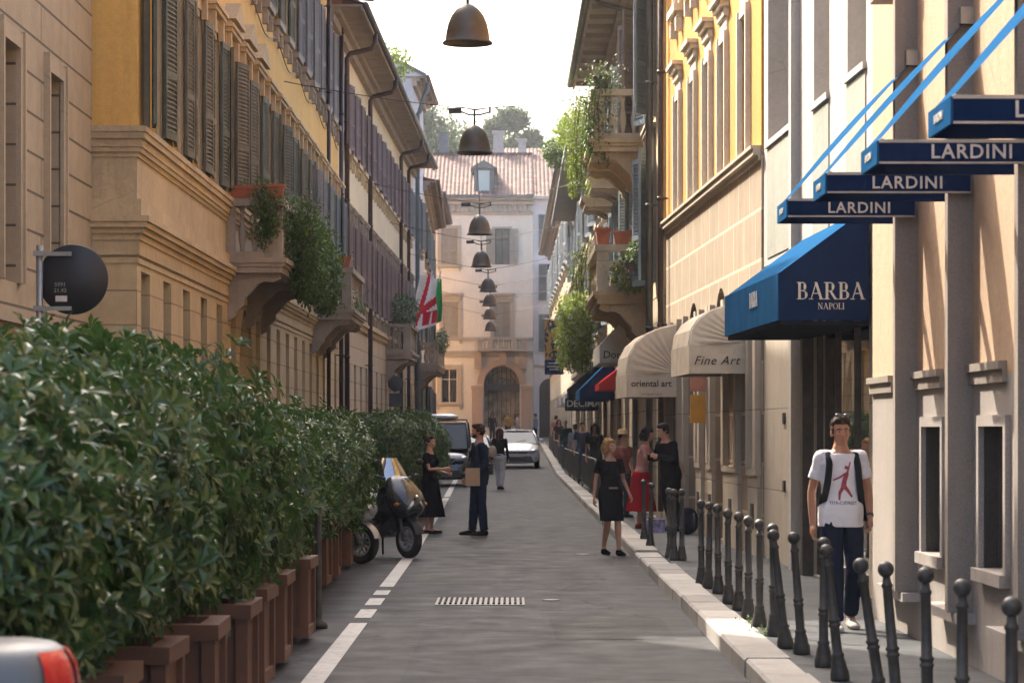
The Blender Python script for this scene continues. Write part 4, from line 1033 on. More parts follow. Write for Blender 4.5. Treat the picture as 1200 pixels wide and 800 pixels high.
def leaf_cloud(mb, pts, L, r, droop=0):
    for p in pts:
        d = Vector((r.gauss(0,1), r.gauss(0,1), r.gauss(0,.8) - droop)).normalized()
        leaf_quad(mb, Vector(p), d, Vector((r.uniform(-.4,.4), r.uniform(-.4,.4), 1)), L*r.uniform(.6, 1.3), L*.55, .15)
def cascade(name, label, W_, y0, y1, n0, n1, ztop, zbot, count, L, mat='leaf_vine', seed=1, cat='plant', strands=26, group=None, taper=None):
    "hanging plant: strands that spill over a rail; each strand's bottom at its own height"
    r = random.Random(seed); mb = MB(); sb = MB()
    for k in range(strands):
        f = (k+.5)/strands; y = y0+(y1-y0)*f + r.uniform(-.12,.12); n = r.uniform(n0, n1)
        top = ztop(f) + r.uniform(-.05,.12) if callable(ztop) else ztop + r.uniform(-.05,.12)
        bot = (zbot(f) if callable(zbot) else zbot) + r.uniform(-.18,.25)*min(1, (top - (zbot(f) if callable(zbot) else zbot)))
        P = []
        for j in range(7): q = j/6; P.append(W_.W(W_.u(y) + r.uniform(-.03,.03)*j, n + .12*math.sin(q*2.2) + r.uniform(-.02,.02), top + (bot-top)*q))
        sb.tube(P, .006, 4)
        for _ in range(count//strands):
            q = r.random()**.9; i = min(5, int(q*6)); p = P[i].lerp(P[i+1], q*6-i)
            sp = .13*(1.15-q*.75)
            p = p + Vector((r.gauss(0,sp), r.gauss(0,sp), r.gauss(0,sp*.7)))
            leaf_cloud(mb, [p], L, r, .5)
    o = mb.build(name, M[mat]); tag(o, label, cat, group)
    sb.build('stems', M['bark'], o)
    return o
cascade('hanging_vine', 'large green vine spilling down the far side of the first left balcony', B1, 42.2, 48.6, .78, 1.25, lambda f: 5.45 - .55*f, lambda f: 4.1 - .15*f, 17000, .085, seed=2, strands=80)
cascade('hanging_vine', 'small green vine trailing over the front rail of the first left balcony', B1, 41.12, 41.3, .45, .8, 5.55, 4.7, 1900, .07, seed=3, strands=12)
cascade('balcony_plant', 'low green plants trailing at the foot of the second left balcony', B1, 58.6, 62.5, .6, 1.0, 4.75, 4.45, 500, .06, seed=4, strands=9)
def ball_bush(name, label, c, rx, ry, rz, count, L, mat, seed, cat='bush', low=0, group=None, fill=.25):
    r = random.Random(seed); mb = MB(); pts = []
    for _ in range(count):
        d = Vector((r.gauss(0,1), r.gauss(0,1), r.gauss(0,1))).normalized()
        f = 1 + noise.noise(d*2.3 + Vector((seed*3.1,0,0)))*.35
        q = 1 - abs(r.gauss(0, fill)); pts.append(Vector(c) + Vector((d.x*rx, d.y*ry, d.z*rz - (low if d.z < 0 else 0)*r.random()))*f*q)
    leaf_cloud(mb, pts, L, r, .15); o = mb.build(name, M[mat]); return tag(o, label, cat, group)
ball_bush('balcony_bush', 'round green bush filling the left balcony before the flag', (-3.72, 88.2, 5.75), .55, 1.4, .6, 1500, .11, 'leaf_hedge', 11)
ball_bush('balcony_bush', 'green plants on the balcony behind the red and white flag', (-2.95, 106.5, 5.3), .3, 1.5, .55, 800, .12, 'leaf_hedge', 12)
# right side plants
cascade('hanging_vine', 'bright yellow green vine hanging from the far corner of the upper right balcony', R3, 50.2, 51.4, .85, 1.2, 8.2, 6.35, 1900, .08, 'leaf_bright', 5, strands=10)
cascade('hanging_vine', 'dark green vine with white flowers over the near corner of the upper right balcony', R3, 46.85, 47.4, .55, 1.05, 8.25, 6.7, 1900, .075, 'leaf_vine', 6, strands=16)
cascade('hanging_vine', 'light green trailing plant at the outer corner of the lower right balcony', R3, 50.5, 51.8, .92, 1.15, 5.3, 4.3, 700, .07, 'leaf_bright', 7, strands=10)
ball_bush('balcony_plant', 'bushy green plant with pink flowers spilling over the lower right balcony front', tuple(R3.W(R3.u(46.72), .36, 4.5)), .36, .25, .36, 900, .08, 'leaf_bright', 13)
ball_bush('balcony_plant', 'leafy plant in the iron planter beside the yellow house', tuple(R3.W(R3.u(45.9), .22, 4.85)), .22, .4, .22, 500, .07, 'leaf_vine', 14)
cascade('wisteria', 'big round yellow green climbing plant over the shops on the right', R4, 66.5, 70, .2, 1.05, lambda f: 5.0+.25*math.sin(f*3), 3.35, 5200, .12, 'leaf_bright', 8, strands=46)
ball_bush('climbing_plant', 'top of the climbing plant bulging round over the right hand shops', tuple(R4.W(R4.u(68), .65, 4.85)), .6, 1.7, .42, 1600, .12, 'leaf_bright', 15)
for i, (c, rx, ry, rz, m_, lab) in enumerate([((1.9, 79, 10.9), .62, 1.4, .6, 'leaf_bright', 'yellow green roof terrace shrub beside the upper right balcony'), ((1.5, 84, 10.75), .5, 1.2, .5, 'leaf_vine', 'mid green roof terrace shrub hanging towards the street')]):
    ball_bush('roof_shrub', lab, c, rx, ry, rz, 1300, .16, m_, 20+i)
ball_bush('roof_shrub', 'light green shrub on the roof terrace above the left eaves', (-4.7, 100, 14.9 + 1.0), .75, .8, .8, 700, .2, 'leaf_bright', 23)
def pot(name, label, W_, y0, y1, n0, n1, z0, z1, mat='terra'):
    mb = MB(); u0, u1 = W_.u(y0), W_.u(y1); e = .03
    a, b = sorted((W_.s*n0, W_.s*n1))
    P = [(u0+e,a+e,z0),(u1-e,a+e,z0),(u1-e,b-e,z0),(u0+e,b-e,z0)]; Q = [(u0,a,z1),(u1,a,z1),(u1,b,z1),(u0,b,z1)]
    mb.add(P+Q, [(3,2,1,0),(0,1,5,4),(1,2,6,5),(2,3,7,6),(3,0,4,7),(4,5,6,7)]); mb.box(u0-.015, u1+.015, a-.015, b+.015, z1-.045, z1+.003)
    me = mb.mesh(name, M[mat]); o = link(name, me, None, (W_.X0, W_.Y0, W_.zg), (0,0,W_.ang)); tag(o, label, 'flower box')
    return o
pot('flower_box', 'terracotta flower box at the outer corner of the first left balcony rail', B1, 41.15, 41.4, .62, .93, 5.375, 5.6)
pot('flower_box', 'dull terracotta flower box along the front rail of the first left balcony', B1, 41.18, 41.42, .05, .55, 5.375, 5.58)
pot('flower_box', 'long terracotta flower box on the second left balcony rail', B1, 58.68, 58.95, .1, .9, 5.375, 5.62)
pot('flower_box', 'square red terracotta pot at the outer corner of the lower right balcony', R3, 47.0, 47.28, .68, .95, 5.055, 5.36)
pot('flower_box', 'long orange flower box on the lower right balcony rail', R3, 46.98, 47.24, .0, .62, 5.055, 5.3)
pot('flower_box', 'brown wooden flower box hung outside the lower right balcony', R3, 46.1, 46.4, .1, .45, 4.45, 4.7, 'iron_brown')
pot('flower_box', 'brown flower box on the outer corner of the upper right balcony rail', R3, 47.0, 47.3, .7, 1.0, 7.905, 8.15, 'iron_brown')
r = random.Random(5)
for nm, lab, c, n, m_ in (('flowers', 'white flowers in the corner box of the upper right balcony', R3.W(R3.u(47.1), .8, 8.3), 40, 'flower_white'), ('flowers', 'pink flowers dotted over the lower right balcony plant', R3.W(R3.u(46.55), .36, 4.5), 30, 'flower_pink')):
    mb = MB()
    for _ in range(n):
        d = Vector((r.gauss(0,.2), r.gauss(0,.15), r.gauss(0,.09))) * (1.4 if m_ == 'flower_pink' else .8); leaf_cloud(mb, [c+d+Vector((0,-.12,0))], .07, r)
    tag(mb.build(nm, M[m_]), lab, 'flowers')
# trees behind the palace
def tree(label, c, h, rw, n, L, seed, mat='leaf_tree', group='trees beyond the palace roof'):
    r = random.Random(seed); t = thing('tree', label, 'tree', (c[0], c[1], 0), 0, group)
    tb = MB(); tb.tube([(0,0,0), (.2,0,h*.3), (0,.1,h*.6), (.1,0,h*.85)], [.45,.36,.22,.06], 8)
    cl = []
    for k in range(16):
        a = r.uniform(0, 6.28); q = r.uniform(.15, 1); z = h*(.5+.42*r.random()); e = Vector((math.cos(a)*rw*q*.8, math.sin(a)*rw*q*.8, z)); cl.append((e, r.uniform(.28,.5)*rw))
        tb.tube([(0,0,z*.75), e*.5+Vector((0,0,z*.42)), e], [.12,.07,.02], 5)
    cl.append((Vector((0,0,h*.9)), rw*.35))
    tb.build('trunk', M['bark'], t); mb = MB(); pts = []
    for _ in range(n):
        e, q = r.choice(cl); d = Vector((r.gauss(0,1), r.gauss(0,1), r.gauss(0,.8))).normalized(); pts.append(e + d*q*(1-abs(r.gauss(0,.28)))*(1+.3*noise.noise(d*2+e)))
    leaf_cloud(mb, pts, L, r); mb.build('crown', M[mat], t)
m_far = m_leaf('distant_leaf', (.06,.10,.05), (.11,.16,.07), .7, .3, (.17,.19,.08), 1); M['leaf_far'] = m_far
TR = [(-7.5, 205, 29.5, 5.4, 'yellowing tree behind the pale house roof at the left', 'leaf_far'), (-4.4, 212, 28.5, 5.2, 'broad grey green tree left of the second hanging lamp', 'leaf_far'), (-1.6, 218, 28.0, 4.6, 'round tree just right of the second hanging lamp', 'leaf_far'),
      (-.2, 209, 29.8, 2.6, 'pointed dark conifer shaped tree rising above the second hanging lamp', 'leaf_far'), (1.8, 225, 28, 4.6, 'small green tree behind the palace chimney', 'leaf_far'), (5.0, 222, 27.8, 4.8, 'low grey green tree at the right above the palace roof', 'leaf_far'), (8.6, 220, 27.5, 4.6, 'green tree next to the small roof tower', 'leaf_far')]
for i, (x, y, h, w_, lab, mt) in enumerate(TR): tree(lab, (x, y), h, w_, 15000, .42, 40+i, mt)
# ------------------------------------------------------------------ hanging bell lamps and wires
LY = [(548,35.5),(556,49.6),(562,70.3),(564,84.3),(572,99.5),(574,111),(574,124),(575,139)]
lamp_lab = ['largest rusty bell lamp hanging at the top of the picture', 'second rusty bell lamp hanging in front of the trees', 'third bell lamp from the camera in front of the palace upper windows', 'fourth bell lamp, just below the third', 'fifth bell lamp, above the first floor windows of the palace', 'sixth bell lamp, tucked under the fifth', 'seventh bell lamp from the camera', 'farthest and smallest bell lamp']
prof = [(r_, z_*.84) for r_, z_ in [(.012,.66),(.05,.655),(.09,.63),(.16,.565),(.225,.46),(.27,.33),(.297,.18),(.31,.05),(.345,.03),(.348,0),(.335,0),(.30,.03),(.285,.18),(.255,.33),(.2,.46),(.1,.58),(.01,.62)]]
lp = thing('bell_lamp', 'x', 'street lamp', group='bell lamps hung over the street')
mb = MB(); mb.lathe(prof, n=40); mb.build('bell_shade', M['rust'], lp)
mb = MB(); mb.tube([(0,0,.54),(0,0,.83)], .022, 8); mb.tube([(-.28,0,.82),(-.1,0,.75),(.1,0,.75),(.3,0,.8)], .018, 8); mb.tube([(-.25,0,.9),(0,.02,.84),(.28,0,.88)], .012, 6)
for x in (-.28, .3): mb.tube([(x,0,.78),(x,0,.9)], .022, 8)
mb.box(-.5, -.25, -.05, .05, .78, .88); mb.build('bracket', M['iron'], lp)
mb = MB(); mb.ell((0,0,.34), (.06,.06,.09)); mb.build('bulb', m_plain('milky_bulb', (.6,.58,.5), .3, bump=0), lp)
LP = []
for i, (px, y) in enumerate(LY):
    x = (px-600)/3000*y; z = 7.0
    if i == 0: o = lp; o.location = (x, y, z)
    else: o = copy_thing(lp, (x, y, z))
    o.rotation_euler = (0, 0, rnd.uniform(-.25, .25)); o['label'] = lamp_lab[i]; LP.append(Vector((x, y, z+.86)))
def wire(a, b, sag, r=.008, n=14): return [Vector(a).lerp(Vector(b), k/n) - Vector((0,0,4*sag*(k/n)*(1-k/n))) for k in range(n+1)]
for i, p in enumerate(LP):
    XL_ = -4.55 if p.y < 67 else -4.1; XR_ = {0: 2.8, 1: 2.42}.get(i, 2.4)
    if p.y > 140: continue
    mb = MB(); mb.tube(wire((XL_, p.y+1.5, 8.6), p, .05), .009, 5); mb.tube(wire(p, (XR_, p.y-1.0 if p.y > 50 else p.y+2, 8.5), .05), .009, 5)
    tag(mb.build('span_wire', M['iron']), 'thin wire across the street holding up the %s bell lamp' % ['first', 'second', 'third', 'fourth', 'fifth', 'sixth', 'seventh', 'eighth'][i], 'wire', 'wires across the street')
mb = MB()
for a, b in zip(LP, LP[1:]): mb.tube(wire(a, b, .12), .008, 5)
tag(mb.build('supply_cable', M['iron']), 'thin cable running down the street from bell lamp to bell lamp', 'cable')

# ------------------------------------------------------------------ text
def text(s, size, mat, parent, loc, rot=(math.pi/2, 0, 0), bold=0, shear=0, ext=.004, align='CENTER', name='lettering', space=1.0, sx=1):
    cu = bpy.data.curves.new('t', 'FONT'); cu.body = s; cu.size = size; cu.offset = bold; cu.shear = shear; cu.extrude = ext; cu.align_x = align; cu.align_y = 'CENTER'; cu.space_character = space; cu.resolution_u = 3
    tmp = bpy.data.objects.new('t', cu); COL.objects.link(tmp); bpy.context.view_layer.update()
    me = bpy.data.meshes.new_from_object(tmp.evaluated_get(bpy.context.evaluated_depsgraph_get()))
    bpy.data.objects.remove(tmp); me.materials.clear(); me.materials.append(M[mat] if isinstance(mat, str) else mat)
    if sx != 1:
        for v in me.vertices: v.co.x *= sx
    return link(name, me, parent, loc, rot)
def serif(s, h, mat, parent, loc, rot=(math.pi/2, 0, 0), name='lettering'):
    "roman capitals with thick and thin strokes and serifs"
    mb = MB(); T = .15*h; t_ = .055*h; x = 0
    def bar(x0, y0, x1, y1, w):
        mb.prism([(x0-w/2,y0,0),(x0+w/2,y0,0),(x1+w/2,y1,0),(x1-w/2,y1,0)], (0,0,.004))
    def ser(cx, y, w=.34*h): mb.box(cx-w/2, cx+w/2, y-(.045*h if y > 0 else 0), y+(.045*h if y == 0 else 0), 0, .0045)
    def bowl(x0, y0, y1, w):
        cy, ry = (y0+y1)/2, (y1-y0)/2; N = 12
        for k in range(N):
            a0, a1 = -math.pi/2+math.pi*k/N, -math.pi/2+math.pi*(k+1)/N
            f = lambda a, d: (x0+.14*h+(w-.14*h-d*(T if abs(math.sin(a)) < .7 else t_))*math.cos(a), cy+(ry-d*t_)*math.sin(a), 0)
            mb.prism([f(a0,0), f(a1,0), f(a1,1), f(a0,1)], (0,0,.004))
        for y in (y0, y1-t_): mb.box(x0, x0+.15*h, y, y+t_, 0, .004)
    for ch in s:
        if ch == 'I': bar(x+.17*h,0,x+.17*h,h,T); ser(x+.17*h,0); ser(x+.17*h,h); w = .34
        elif ch == 'L': bar(x+.17*h,0,x+.17*h,h,T); ser(x+.17*h,0); ser(x+.17*h,h); mb.box(x+.17*h,x+.6*h,0,t_,0,.004); mb.box(x+.56*h,x+.6*h,0,.22*h,0,.004); w = .64
        elif ch == 'B': bar(x+.17*h,0,x+.17*h,h,T); ser(x+.15*h,0,.28*h); ser(x+.15*h,h,.28*h); bowl(x+.2*h,.48*h,h,.36*h); bowl(x+.2*h,0,.52*h,.44*h); w = .72
        elif ch == 'P': bar(x+.17*h,0,x+.17*h,h,T); ser(x+.17*h,0); ser(x+.17*h,h); bowl(x+.2*h,.44*h,h,.42*h); w = .66
        elif ch == 'R': bar(x+.17*h,0,x+.17*h,h,T); ser(x+.17*h,0); ser(x+.17*h,h); bowl(x+.2*h,.46*h,h,.4*h); bar(x+.38*h,.48*h,x+.68*h,0,T); ser(x+.7*h,0,.22*h); w = .82
        elif ch == 'A': bar(x+.12*h,0,x+.42*h,h,t_); bar(x+.4*h,h,x+.72*h,0,T); mb.box(x+.22*h,x+.62*h,.32*h,.32*h+t_,0,.004); ser(x+.12*h,0,.26*h); ser(x+.73*h,0,.28*h); w = .88
        elif ch == 'N': bar(x+.14*h,0,x+.14*h,h,t_); bar(x+.16*h,h,x+.66*h,0,T); bar(x+.68*h,0,x+.68*h,h,t_); ser(x+.14*h,0,.24*h); ser(x+.1*h,h,.2*h); ser(x+.68*h,h,.24*h); w = .86
        elif ch == 'O':
            for k in range(24):
                a0, a1 = 2*math.pi*k/24, 2*math.pi*(k+1)/24; c_ = x+.42*h
                f = lambda a, d: (c_+(.4-d*.12)*h*math.cos(a), .5*h+(.5-d*.05)*h*math.sin(a), 0)
                mb.prism([f(a0,0), f(a1,0), f(a1,1), f(a0,1)], (0,0,.004))
            w = .86
        else: w = .4
        x += w*h
    for i, v in enumerate(mb.v): mb.v[i] = Vector((v.x - x/2, v.y - h/2, v.z))
    o = mb.build(name, M[mat], parent); o.location = loc; o.rotation_euler = rot; return o

# ------------------------------------------------------------------ awnings
def cloth(mb, P, M_=None, sag=.0, n=10, m=6, thick=.006):
    "bilinear cloth patch P = [a, b, c, d], sagging a little"
    a, b, c, d = [Vector(p) for p in P]; nrm = (b-a).cross(d-a).normalized(); vs = []
    for j in range(m+1):
        for i in range(n+1):
            u, v = i/n, j/m; p = a.lerp(b, u).lerp(d.lerp(c, u), v) - nrm*sag*math.sin(math.pi*u)*math.sin(math.pi*v); vs.append(p)
    fs = [(j*(n+1)+i, j*(n+1)+i+1, (j+1)*(n+1)+i+1, (j+1)*(n+1)+i) for j in range(m) for i in range(n)]
    mb.add(vs, fs, True)
def ltube(mb, a, b, r=.012): mb.tube([a, b], r, 6)
def shop_awning(name, label, W_, yn, yf, proj, z0, z1, ztop, mat, closed=False, edge=None, group=None, valmat=None):
    "sloping canopy; valance round front and both ends. closed: gussets at the ends"
    t = thing(name, label, 'awning', tuple(W_.W(W_.u(yn), 0, 0)), W_.ang, group); t.location.z = 0
    L = W_.u(yf)-W_.u(yn); s = W_.s
    P = lambda u, n, z: (u, s*n, z)
    mb = MB(); cloth(mb, [P(0,proj,z1), P(L,proj,z1), P(L,.03,ztop), P(0,.03,ztop)], sag=.02 if closed else .03)
    mb.build('canopy', M[mat], t)
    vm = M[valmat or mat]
    mb = MB(); lip = .012
    mb.box(-.01, L+.01, *sorted((s*(proj+lip), s*proj)), z0, z1); mb.build('front_valance', M[mat], t)
    for e_ in (-.012, L):
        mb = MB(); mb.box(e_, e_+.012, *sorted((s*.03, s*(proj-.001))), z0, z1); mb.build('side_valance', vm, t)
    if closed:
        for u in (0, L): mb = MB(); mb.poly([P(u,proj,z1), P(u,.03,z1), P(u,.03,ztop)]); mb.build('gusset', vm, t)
    else:
        mb = MB()
        for u in (.03, L-.03): ltube(mb, P(u, .03, z1-.03), P(u, proj-.02, z1-.03), .018)
        ltube(mb, P(.0, proj-.02, z1-.005), P(L, proj-.02, z1-.005), .02); mb.box(.0, L, *sorted((s*.0, s*.09)), ztop-.05, ztop+.06)
        mb.build('frame', M['steel'], t)
    # folded hem along the bottom
    mb = MB(); mb.box(-.016, -.012, *sorted((s*.03, s*proj)), z0+.0, z0+.012); mb.box(-.016, -.0, *sorted((s*.03, s*proj)), z1-.012, z1+.006); mb.build('piping', M['steel'] if not closed else vm, t)
    return t, L, P
names4 = ['farthest', 'second farthest', 'second nearest', 'nearest']
for i, (yn, z0, z1, zt) in enumerate([(18.78, 3.215, 3.345, 4.38), (16.61, 3.19, 3.32, 4.34), (14.39, 3.15, 3.28, 4.32), (12.09, 3.10, 3.23, 4.26)]):
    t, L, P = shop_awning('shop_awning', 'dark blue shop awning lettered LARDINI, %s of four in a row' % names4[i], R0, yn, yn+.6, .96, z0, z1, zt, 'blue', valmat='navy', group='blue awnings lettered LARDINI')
    text('LARDINI', .112, 'letter', t, P(-.018, .44, (z0+z1)/2), (math.pi/2, 0, -math.pi/2), bold=.0015, space=1.12)
    text('LARDINI', .06, 'letter', t, P(.3, .975, (z0+z1)/2), (math.pi/2, 0, math.pi), space=1.0)
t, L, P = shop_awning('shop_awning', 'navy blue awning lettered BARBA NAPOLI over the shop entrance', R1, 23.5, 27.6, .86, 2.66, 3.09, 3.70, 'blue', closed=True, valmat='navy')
serif('BARBA', .158, 'letter', t, P(-.02, .38, 2.93), (math.pi/2, 0, -math.pi/2)); serif('NAPOLI', .058, 'letter', t, P(-.02, .38, 2.79), (math.pi/2, 0, -math.pi/2))
serif('BARBA', .15, 'letter', t, P(1.6, .885, 2.93), (math.pi/2, 0, math.pi))
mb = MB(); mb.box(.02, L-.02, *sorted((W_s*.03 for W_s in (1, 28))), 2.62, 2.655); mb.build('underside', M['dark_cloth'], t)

def dome_awning(label, W_, yn, yf, proj, z0, z1, ztop, mat, txt, fn, group='cream dome awnings'):
    "rounded hood: ribs turned about a hinge line, gathered fan seams on the end"
    t = thing('dome_awning', label, 'awning', tuple(W_.W(W_.u(yn), 0, 0)), W_.ang, group); t.location.z = 0
    L = W_.u(yf)-W_.u(yn); s = W_.s; H = ztop-z1; N = 5; bul = .1
    P = lambda u, n, z: (u, s*n, z)
    rim = [(proj*math.cos(math.pi/2*k/N)**.85, z1+H*math.sin(math.pi/2*k/N)**.85) for k in range(N)] + [(.04, ztop+.03)]
    rings = []
    for u, q in ((bul*.2, .985), (bul, 1.0), (L*.5, 1.0), (L-bul, 1.0), (L-bul*.2, .985)):
        rings.append([P(u, n*q, z1+(z-z1)*q) for n, z in rim])
    mb = MB()
    for a, b in zip(rings, rings[1:]):
        for k in range(N): mb.quad(a[k], a[k+1], b[k+1], b[k])
    # end fans, gently pleated
    for sgn, u in ((1, bul*.2), (-1, L-bul*.2)):
        K = 18; pts = []
        for k in range(K+1):
            f = k/K*N; i = min(N-1, int(f)); q = f-i
            pts.append((rim[i][0]+(rim[i+1][0]-rim[i][0])*q, rim[i][1]+(rim[i+1][1]-rim[i][1])*q))
        rows = []
        for j in range(7):
            w_ = j/6
            rows.append([P(u - sgn*(.05*math.sin(math.pi*w_) + (.018*(k % 2)*w_*(1-w_)*3)), .05+(n*.985-.05)*w_, z1+.02+(z-z1-.02)*w_*.985) for k, (n, z) in enumerate(pts)])
        vs = [p for row in rows for p in row]
        mb.add(vs, [(j*(K+1)+k, j*(K+1)+k+1, (j+1)*(K+1)+k+1, (j+1)*(K+1)+k) for j in range(6) for k in range(K)])
    mb.build('canopy', M[mat], t)
    mb = MB(); mb.box(0, L, *sorted((s*(proj-.01), s*proj)), z0, z1); 
    for u in (0, L-.01): mb.box(u, u+.01, *sorted((s*.04, s*(proj-.011))), z0, z1+.02)
    mb.build('valance', M[mat], t)
    mb = MB()
    for u in (bul,): 
        for k in range(N): ltube(mb, Vector(P(u-.02, *rim[k])), Vector(P(u-.02, *rim[k+1])), .009)
    mb.box(-.006, .0, *sorted((s*.04, s*proj)), z1-.006, z1+.01); mb.build('piping', M['canvas_white'], t)
    mb = MB(); ltube(mb, P(.03, .05, z0+.02), P(.03, proj-.03, z0+.02)); ltube(mb, P(L-.03, .05, z0+.02), P(L-.03, proj-.03, z0+.02)); ltube(mb, P(.03, proj-.03, z0+.02), P(L-.03, proj-.03, z0+.02)); mb.build('frame', M['steel'], t)
    fn(t, P, L); return t
dome_awning('cream dome awning lettered Fine Art, nearest of the pale awnings', R2, 32.1, 34.4, .76, 2.36, 2.72, 3.24, 'canvas', '', lambda t, P, L: text('Fine Art', .155, 'letter_dark', t, P(-.008, .42, 2.52), (math.pi/2, 0, -math.pi/2), shear=.35, space=1.1))
dome_awning('large cream dome awning lettered oriental art', R2, 40.4, 42.6, .87, 2.17, 2.53, 3.3, 'canvas', '', lambda t, P, L: (text('oriental art', .14, 'letter_dark', t, P(-.008, .48, 2.38), (math.pi/2, 0, -math.pi/2), bold=.002, space=1.0), text('antiquariato', .05, 'letter_dark', t, P(-.008, .48, 2.22), (math.pi/2, 0, -math.pi/2), space=1.3)))
t, L, P = shop_awning('shop_awning', 'pale cream awning lettered Doriani half hidden behind the oriental art awning', R3, 49.5, 53.0, .78, 2.95, 3.3, 4.05, 'canvas_white', closed=True)
text('Doriani', .2, 'letter_dark', t, P(-.018, .42, 3.1), (math.pi/2, 0, -math.pi/2))
t, L, P = shop_awning('shop_awning', 'small red awning over a shop window', R3, 57.6, 60.2, .5, 2.55, 2.7, 3.05, 'red_cloth', closed=True)
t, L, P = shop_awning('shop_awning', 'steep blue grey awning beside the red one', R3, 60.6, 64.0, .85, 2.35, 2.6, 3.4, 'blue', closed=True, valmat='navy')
t, L, P = shop_awning('shop_awning', 'black awning beyond the red and blue ones', R4, 66, 69.5, .95, 2.45, 2.75, 3.5, 'dark_cloth', closed=True)
t, L, P = shop_awning('shop_awning', 'dark awning with white letters low over the far pavement', R4, 72, 75.0, .9, 2.2, 2.55, 3.1, 'dark_cloth', closed=True)
text('DECIMA', .26, 'canvas_white', t, P(-.018, .45, 2.38), (math.pi/2, 0, -math.pi/2), bold=.004)
for i, (y, lab) in enumerate([(80, 'first'), (88, 'second'), (96, 'third')]):
    shop_awning('shop_awning', 'small pale far awning, %s of three beyond the black awnings' % lab, R4, y, y+2.4, .8, 2.5, 2.75, 3.4, 'canvas_white', closed=True, group='small far awnings')
# hanging banner sign
t = thing('banner_sign', 'tall gold and black patterned banner hanging over the right pavement with blue foot', 'sign', (R4.X(93), 93, 0))
mb = MB(); mb.box(-1.3, -.62, -.02, .02, 4.2, 5.62); mb.build('banner', (lambda t_: t_)(M['navy']), t)
def banner_mat():
    t_ = NT('gold_pattern'); v = t_.coord('Object', (1.6, 1, 1)); vo = t_.n('TexNoise', Scale=2.6, Detail=1.0, Distortion=1.2); t_.l(v, vo.inputs['Vector'])
    return t_.fin(t_.ramp(vo.outputs['Fac'], [(.47, (.02,.018,.03)), (.5, (.45,.25,.05))]), .6)
t.children[0].data.materials[0] = banner_mat()
mb = MB(); mb.box(-1.3, -.62, -.02, .02, 3.65, 4.19); bf = mb.build('banner_foot', M['navy'], t)
mb = MB(); mb.tube([(-1.35,0,5.66),(0,0,5.66)], .025, 6); mb.tube([(-.55,0,5.66),(-.55,0,4.4),(-.3,0,4.2),(0,0,4.15)], .02, 6); mb.tube([(-.45,0,5.6),(-.45,0,5.0)], .015, 5); mb.build('bracket', M['iron'], t)
for k, (z, w_) in enumerate(((4.05,.4),(3.93,.5),(3.82,.34))): mb = MB(); mb.box(-.96-w_/2, -.96+w_/2, -.026, -.02, z, z+.03); mb.build('lettering', M['letter'], t)

# ------------------------------------------------------------------ bollards
def bollard_proto():
    t = thing('bollard', 'x', 'bollard')
    mb = MB(); mb.lathe([(.056,0),(.06,.02),(.058,.055),(.05,.075),(.046,.11),(.036,.145),(.04,.155),(.04,.165),(.031,.175),(.030,.33),(.037,.338),(.038,.348),(.031,.354),(.031,.366),(.038,.372),(.037,.382),(.029,.39),(.0255,.70),(.031,.708),(.031,.72),(.024,.73),(.02,.765)], n=18); mb.build('post', M['iron'], t)
    mb = MB(); mb.ell((0,0,.80), (.044,.044,.044), nu=20, nv=14); mb.build('ball', M['iron'], t)
    return t
BL = [(755,632,0),(762,640,.01),(785,653,-.01),(790,656,0),(799,656,.01),(822,684,0),(830,689,.005),(842,695,-.01),(854,707,-.01),(866,715,.01),(877,725,0),(890,734,.01),(907,745,0),(921,759,-.1),(940,766,-.06),(965,781,.01),(985,797,-.11)]
BX = [((600+3000*0)*0, 0)]
bl = []
for px, py, tl in BL: y = 1.54*3000/(py-503); bl.append(((px-600)/3000*y, y, tl))
bl += [(2.05, 14.15, -.16), (2.06, 13.65, -.09), (2.12, 13.05, -.015), (2.11, 12.0, -.01), (2.09, 10.72, .0)]
bp = bollard_proto(); nn = len(bl)
for i, (x, y, tl) in enumerate(bl):
    o = bp if i == 0 else copy_thing(bp, (0,0,0))
    o.location = (x, y, .118); o.rotation_euler = (rnd.uniform(-.02,.02), tl + rnd.uniform(-.012,.012), 0); o['group'] = 'ball topped bollards along the kerb'
    k = nn - i
    o['label'] = ('leaning ' if abs(tl) > .05 else 'upright ') + 'dark iron bollard with a ball top, number %d counting from the right picture edge' % k
# dark slim post by the planters
mb = MB(); mb.lathe([(.08,0),(.08,.04),(.035,.07),(.03,.1),(.028,1.15),(.034,1.18),(.0,1.2)], (-1.62, 21.4, 0), 14); tag(mb.build('slim_post', M['iron']), 'slim dark metal post standing behind the last near planter', 'post')
# pavement railings
def railing(label, y0, y1, x):
    t = thing('pavement_railing', label, 'railing', (x, y0, g(y0)+.118), math.atan2(y1-y0, .0), 'railings along the kerb'); L = y1-y0
    mb = MB(); mb.tube([(0,0,0),(0,0,.78),(.1,0,.86),(L-.1,0,.86),(L,0,.78),(L,0,0)], .022, 8); mb.tube([(0,0,.12),(L,0,.12)], .015, 6)
    mb.build('frame', M['iron'], t); mb = MB(); x = .12
    while x < L-.05: mb.box(x-.012, x+.012, -.012, .012, .12, .86); x += .12
    mb.build('vertical_bars', M['iron'], t)
for i, (a, b) in enumerate([(48.2,51.6),(52,56.6),(58,62),(62.4,69),(73,78),(78.4,84),(84.4,92),(95,103),(104,116),(118,130)]):
    if i == 0: continue
    railing('dark metal pavement railing, number %d from the camera along the right kerb' % i, a, b, 1.9)

